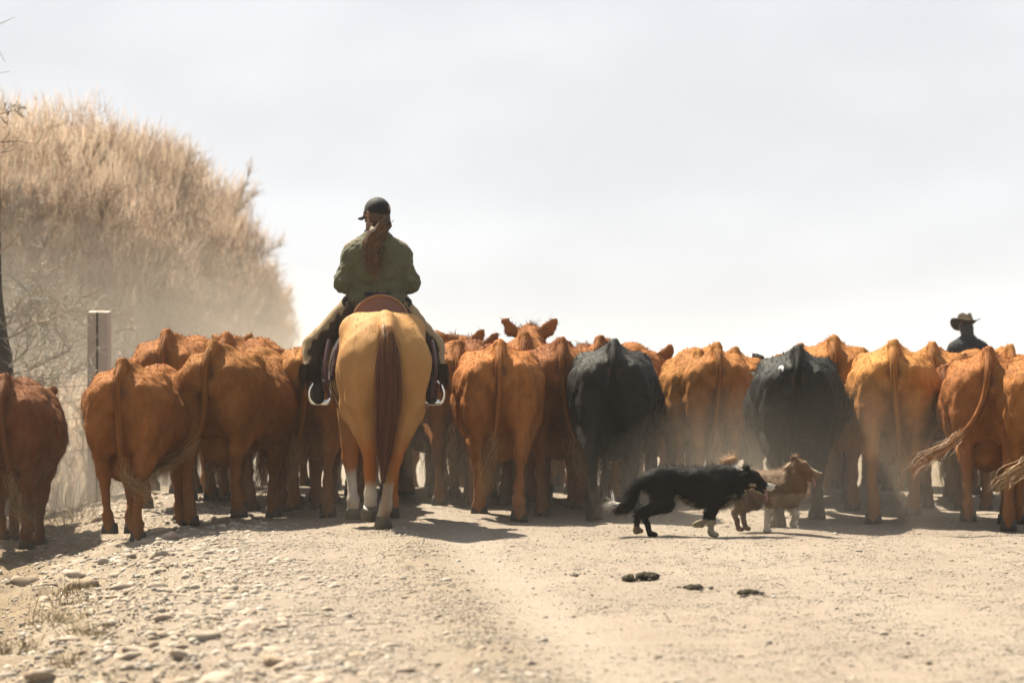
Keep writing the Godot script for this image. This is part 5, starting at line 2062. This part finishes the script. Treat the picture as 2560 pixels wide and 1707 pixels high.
# ---------------------------------------------------------------- dung, grass, dust
func build_dung() -> void:
	var r := RandomNumberGenerator.new()
	r.seed = 17
	var spots := [
		[0.73, -15.15, 0.10, "largest flat dark dung pile, left of the two others"],
		[0.955, -14.5, 0.065, "middle dung pile with crumbs spread round it"],
		[1.235, -14.13, 0.068, "right hand dung pile, a compact dark heap on the road"],
		[0.34, -15.5, 0.04, "faint dried dung crumbs left of the dark piles"],
	]
	for a in spots:
		var o := thing("dung_pile", a[3], "dung", Vector3(a[0], ground(a[0], a[1]), a[1]), r.randf() * TAU, "dung piles on the road")
		var big: float = a[2]
		var f := Field.new(Vector3(-0.2, -0.02, -0.2), Vector3(0.2, 0.12, 0.2), 0.007)
		var lumps := int(26 * big / 0.1) + 4
		for i in lumps:
			var p := Vector3(r.randfn(0, 0.5), 0, r.randfn(0, 0.45)) * big * 0.9
			p = p.limit_length(0.15)
			var s := big * r.randf_range(0.13, 0.3)
			p.y = s * 0.3 + maxf(0.0, big * 0.2 * (1.0 - p.length() / big))
			f.ball(p, s, 0.008, Vector3(1, 1.5, 1))
		var s := roughened(f.surface(), 0.006, 55.0)
		var pale: bool = "dried" in a[3]
		part("heap", mesh_of(s, painted(s, func(q: Vector3, _n: Vector3) -> Color:
			var k := bumps.get_noise_3dv(q * 70.0)
			return mixed(Color(0.44, 0.36, 0.27) if pale else Color(0.040, 0.034, 0.020), Color(0.55, 0.46, 0.36) if pale else Color(0.13, 0.105, 0.06), 0.25 + k))), pelt(0.85, 0.0, 0.2), o)
		for i in 5:
			var c := Vector3(r.randfn(0, 1), 0, r.randfn(0, 0.7)) * big * 1.2
			var b := part("crumb", pebble(40 + i % 3, 7, 4, 0.6), plain(Color(0.10, 0.075, 0.045), 0.8), o, Vector3(c.x, 0.004, c.z))
			b.scale = Vector3.ONE * r.randf_range(0.006, 0.014)


func grass_mesh(seed_: int, blades: int, tall: float, spread: float) -> ArrayMesh:
	var r := RandomNumberGenerator.new()
	r.seed = seed_
	var v := PackedVector3Array()
	var nn := PackedVector3Array()
	var cols := PackedColorArray()
	for i in blades:
		var a := Vector3(r.randfn(0, spread), -0.01, r.randfn(0, spread))
		var dir := Vector3(r.randfn(0, 0.55), 1.0, r.randfn(0, 0.55)).normalized()
		var l := tall * r.randf_range(0.4, 1.2)
		var c := Color(0.46, 0.345, 0.185) * r.randf_range(0.6, 1.3)
		c.a = 1.0
		var b := a + dir * l * 0.5
		var e := b + (dir + Vector3(dir.x, -0.5, dir.z) * r.randf_range(0.2, 1.2)).normalized() * l * 0.5
		stem(v, nn, cols, a, b, 0.0022, 0.0017, c, c)
		stem(v, nn, cols, b, e, 0.0017, 0.0, c, c)
	return mesh_of([v, nn, PackedInt32Array()], cols)


func build_grass() -> void:
	var r := RandomNumberGenerator.new()
	r.seed = 77
	var kinds := [grass_mesh(1, 60, 0.20, 0.07), grass_mesh(2, 45, 0.26, 0.09), grass_mesh(3, 70, 0.14, 0.06)]
	var stands := [
		[-2.42, -14.6, 0, 1.25, "tallest dry grass tuft at the left edge of the shoulder"],
		[-2.18, -13.9, 1, 1.0, "dry grass tuft leaning over the stones, below the ditch cow"],
		[-2.36, -13.3, 0, 1.0, "dry grass tuft lowest at the left edge"],
		[-2.05, -13.2, 2, 1.0, "short dry tuft right of the leaning grass"],
		[-2.52, -15.5, 1, 1.0, "thin dry tuft in the shadow of the ditch cow"],
		[-2.62, -16.6, 2, 1.1, "short dry tuft near the feet of the ditch cow"],
		[-2.1, -14.8, 2, 0.9, "short dry tuft at the top of the stony bank"],
		[-1.97, -12.2, 2, 0.8, "small dry tuft between stones at the lower left"],
	]
	for a in stands:
		var o := tag(part("grass_tuft", kinds[a[2]], M.twig, self), a[4], "grass", "dry grass tufts on the shoulder") as MeshInstance3D
		o.position = Vector3(a[0], ground(a[0], a[1]), a[1])
		o.rotation.y = r.randf() * TAU
		o.scale = Vector3.ONE * float(a[3])
	# tall dry stalks standing in the ditch between the cattle, and thin grass over the field beyond
	var stalk := grass_mesh(9, 26, 0.75, 0.16)
	for a in [[-3.75, -22.8, "tall thin dry weed stalks between the two left cows"], [-3.95, -25.0, "far dry weed stalks in the dusty gap by the post"], [-4.6, -24.0, "dry weed stalks behind the ditch cow"]]:
		var o := tag(part("weed", stalk, M.twig, self), a[2], "weed", "dry weeds in the ditch") as MeshInstance3D
		o.position = Vector3(a[0], ground(a[0], a[1]), a[1])
	var mm := MultiMesh.new()
	mm.transform_format = MultiMesh.TRANSFORM_3D
	mm.mesh = kinds[1]
	var places: Array[Transform3D] = []
	while places.size() < 1500:
		var z := -24.0 - pow(r.randf(), 1.5) * 60.0
		var x := edge_at(z) - 2.2 - r.randf() * 8.0
		if z > -32.0 and x > -4.0:
			continue
		places.append(Transform3D(Basis(Vector3.UP, r.randf() * TAU).scaled(Vector3.ONE * r.randf_range(0.6, 1.4)), Vector3(x, ground(x, z), z)))
	mm.instance_count = places.size()
	for i in places.size():
		mm.set_instance_transform(i, places[i])
	var o := MultiMeshInstance3D.new()
	o.name = "dry_grass"
	o.multimesh = mm
	o.material_override = M.twig
	o.set_meta("kind", "stuff")
	tag(o, "thin dry grass covering the field behind the fence", "grass")
	add_child(o)


# a cloud of dust thins outwards: several shells of thin haze, one inside the other
func dust(label: String, at: Vector3, size: Vector3, density: float) -> void:
	var o := Node3D.new()
	o.name = fresh("dust", self)
	o.set_meta("kind", "stuff")
	tag(o, label, "dust")
	add_child(o, true)
	o.position = at
	var shells := 9
	for i in shells:
		var m := FogMaterial.new()
		m.density = density / shells
		m.albedo = Color(0.97, 0.85, 0.70).linear_to_srgb()
		var f := FogVolume.new()
		f.name = fresh("haze", o)
		f.shape = RenderingServer.FOG_VOLUME_SHAPE_ELLIPSOID
		f.size = size * lerpf(0.25, 1.35, i / (shells - 1.0))
		f.material = m
		f.set_meta("kind", "stuff")
		o.add_child(f)


func build_dust() -> void:
	dust("low dust rising round the feet of the whole herd", Vector3(-0.2, 0.0, -25.5), Vector3(13.0, 1.6, 11.0), 0.019)
	dust("dense dust cloud round the hind legs of the tagged black cow", Vector3(2.2, 0.2, -20.2), Vector3(2.4, 1.4, 1.8), 0.12)
	dust("dust hanging over the ditch and the field behind the fence", Vector3(-10.0, -0.5, -42.0), Vector3(17.0, 6.0, 28.0), 0.055)
	dust("pale dust standing over the far end of the thicket", Vector3(-16.0, 0.0, -95.0), Vector3(20.0, 6.0, 80.0), 0.012)
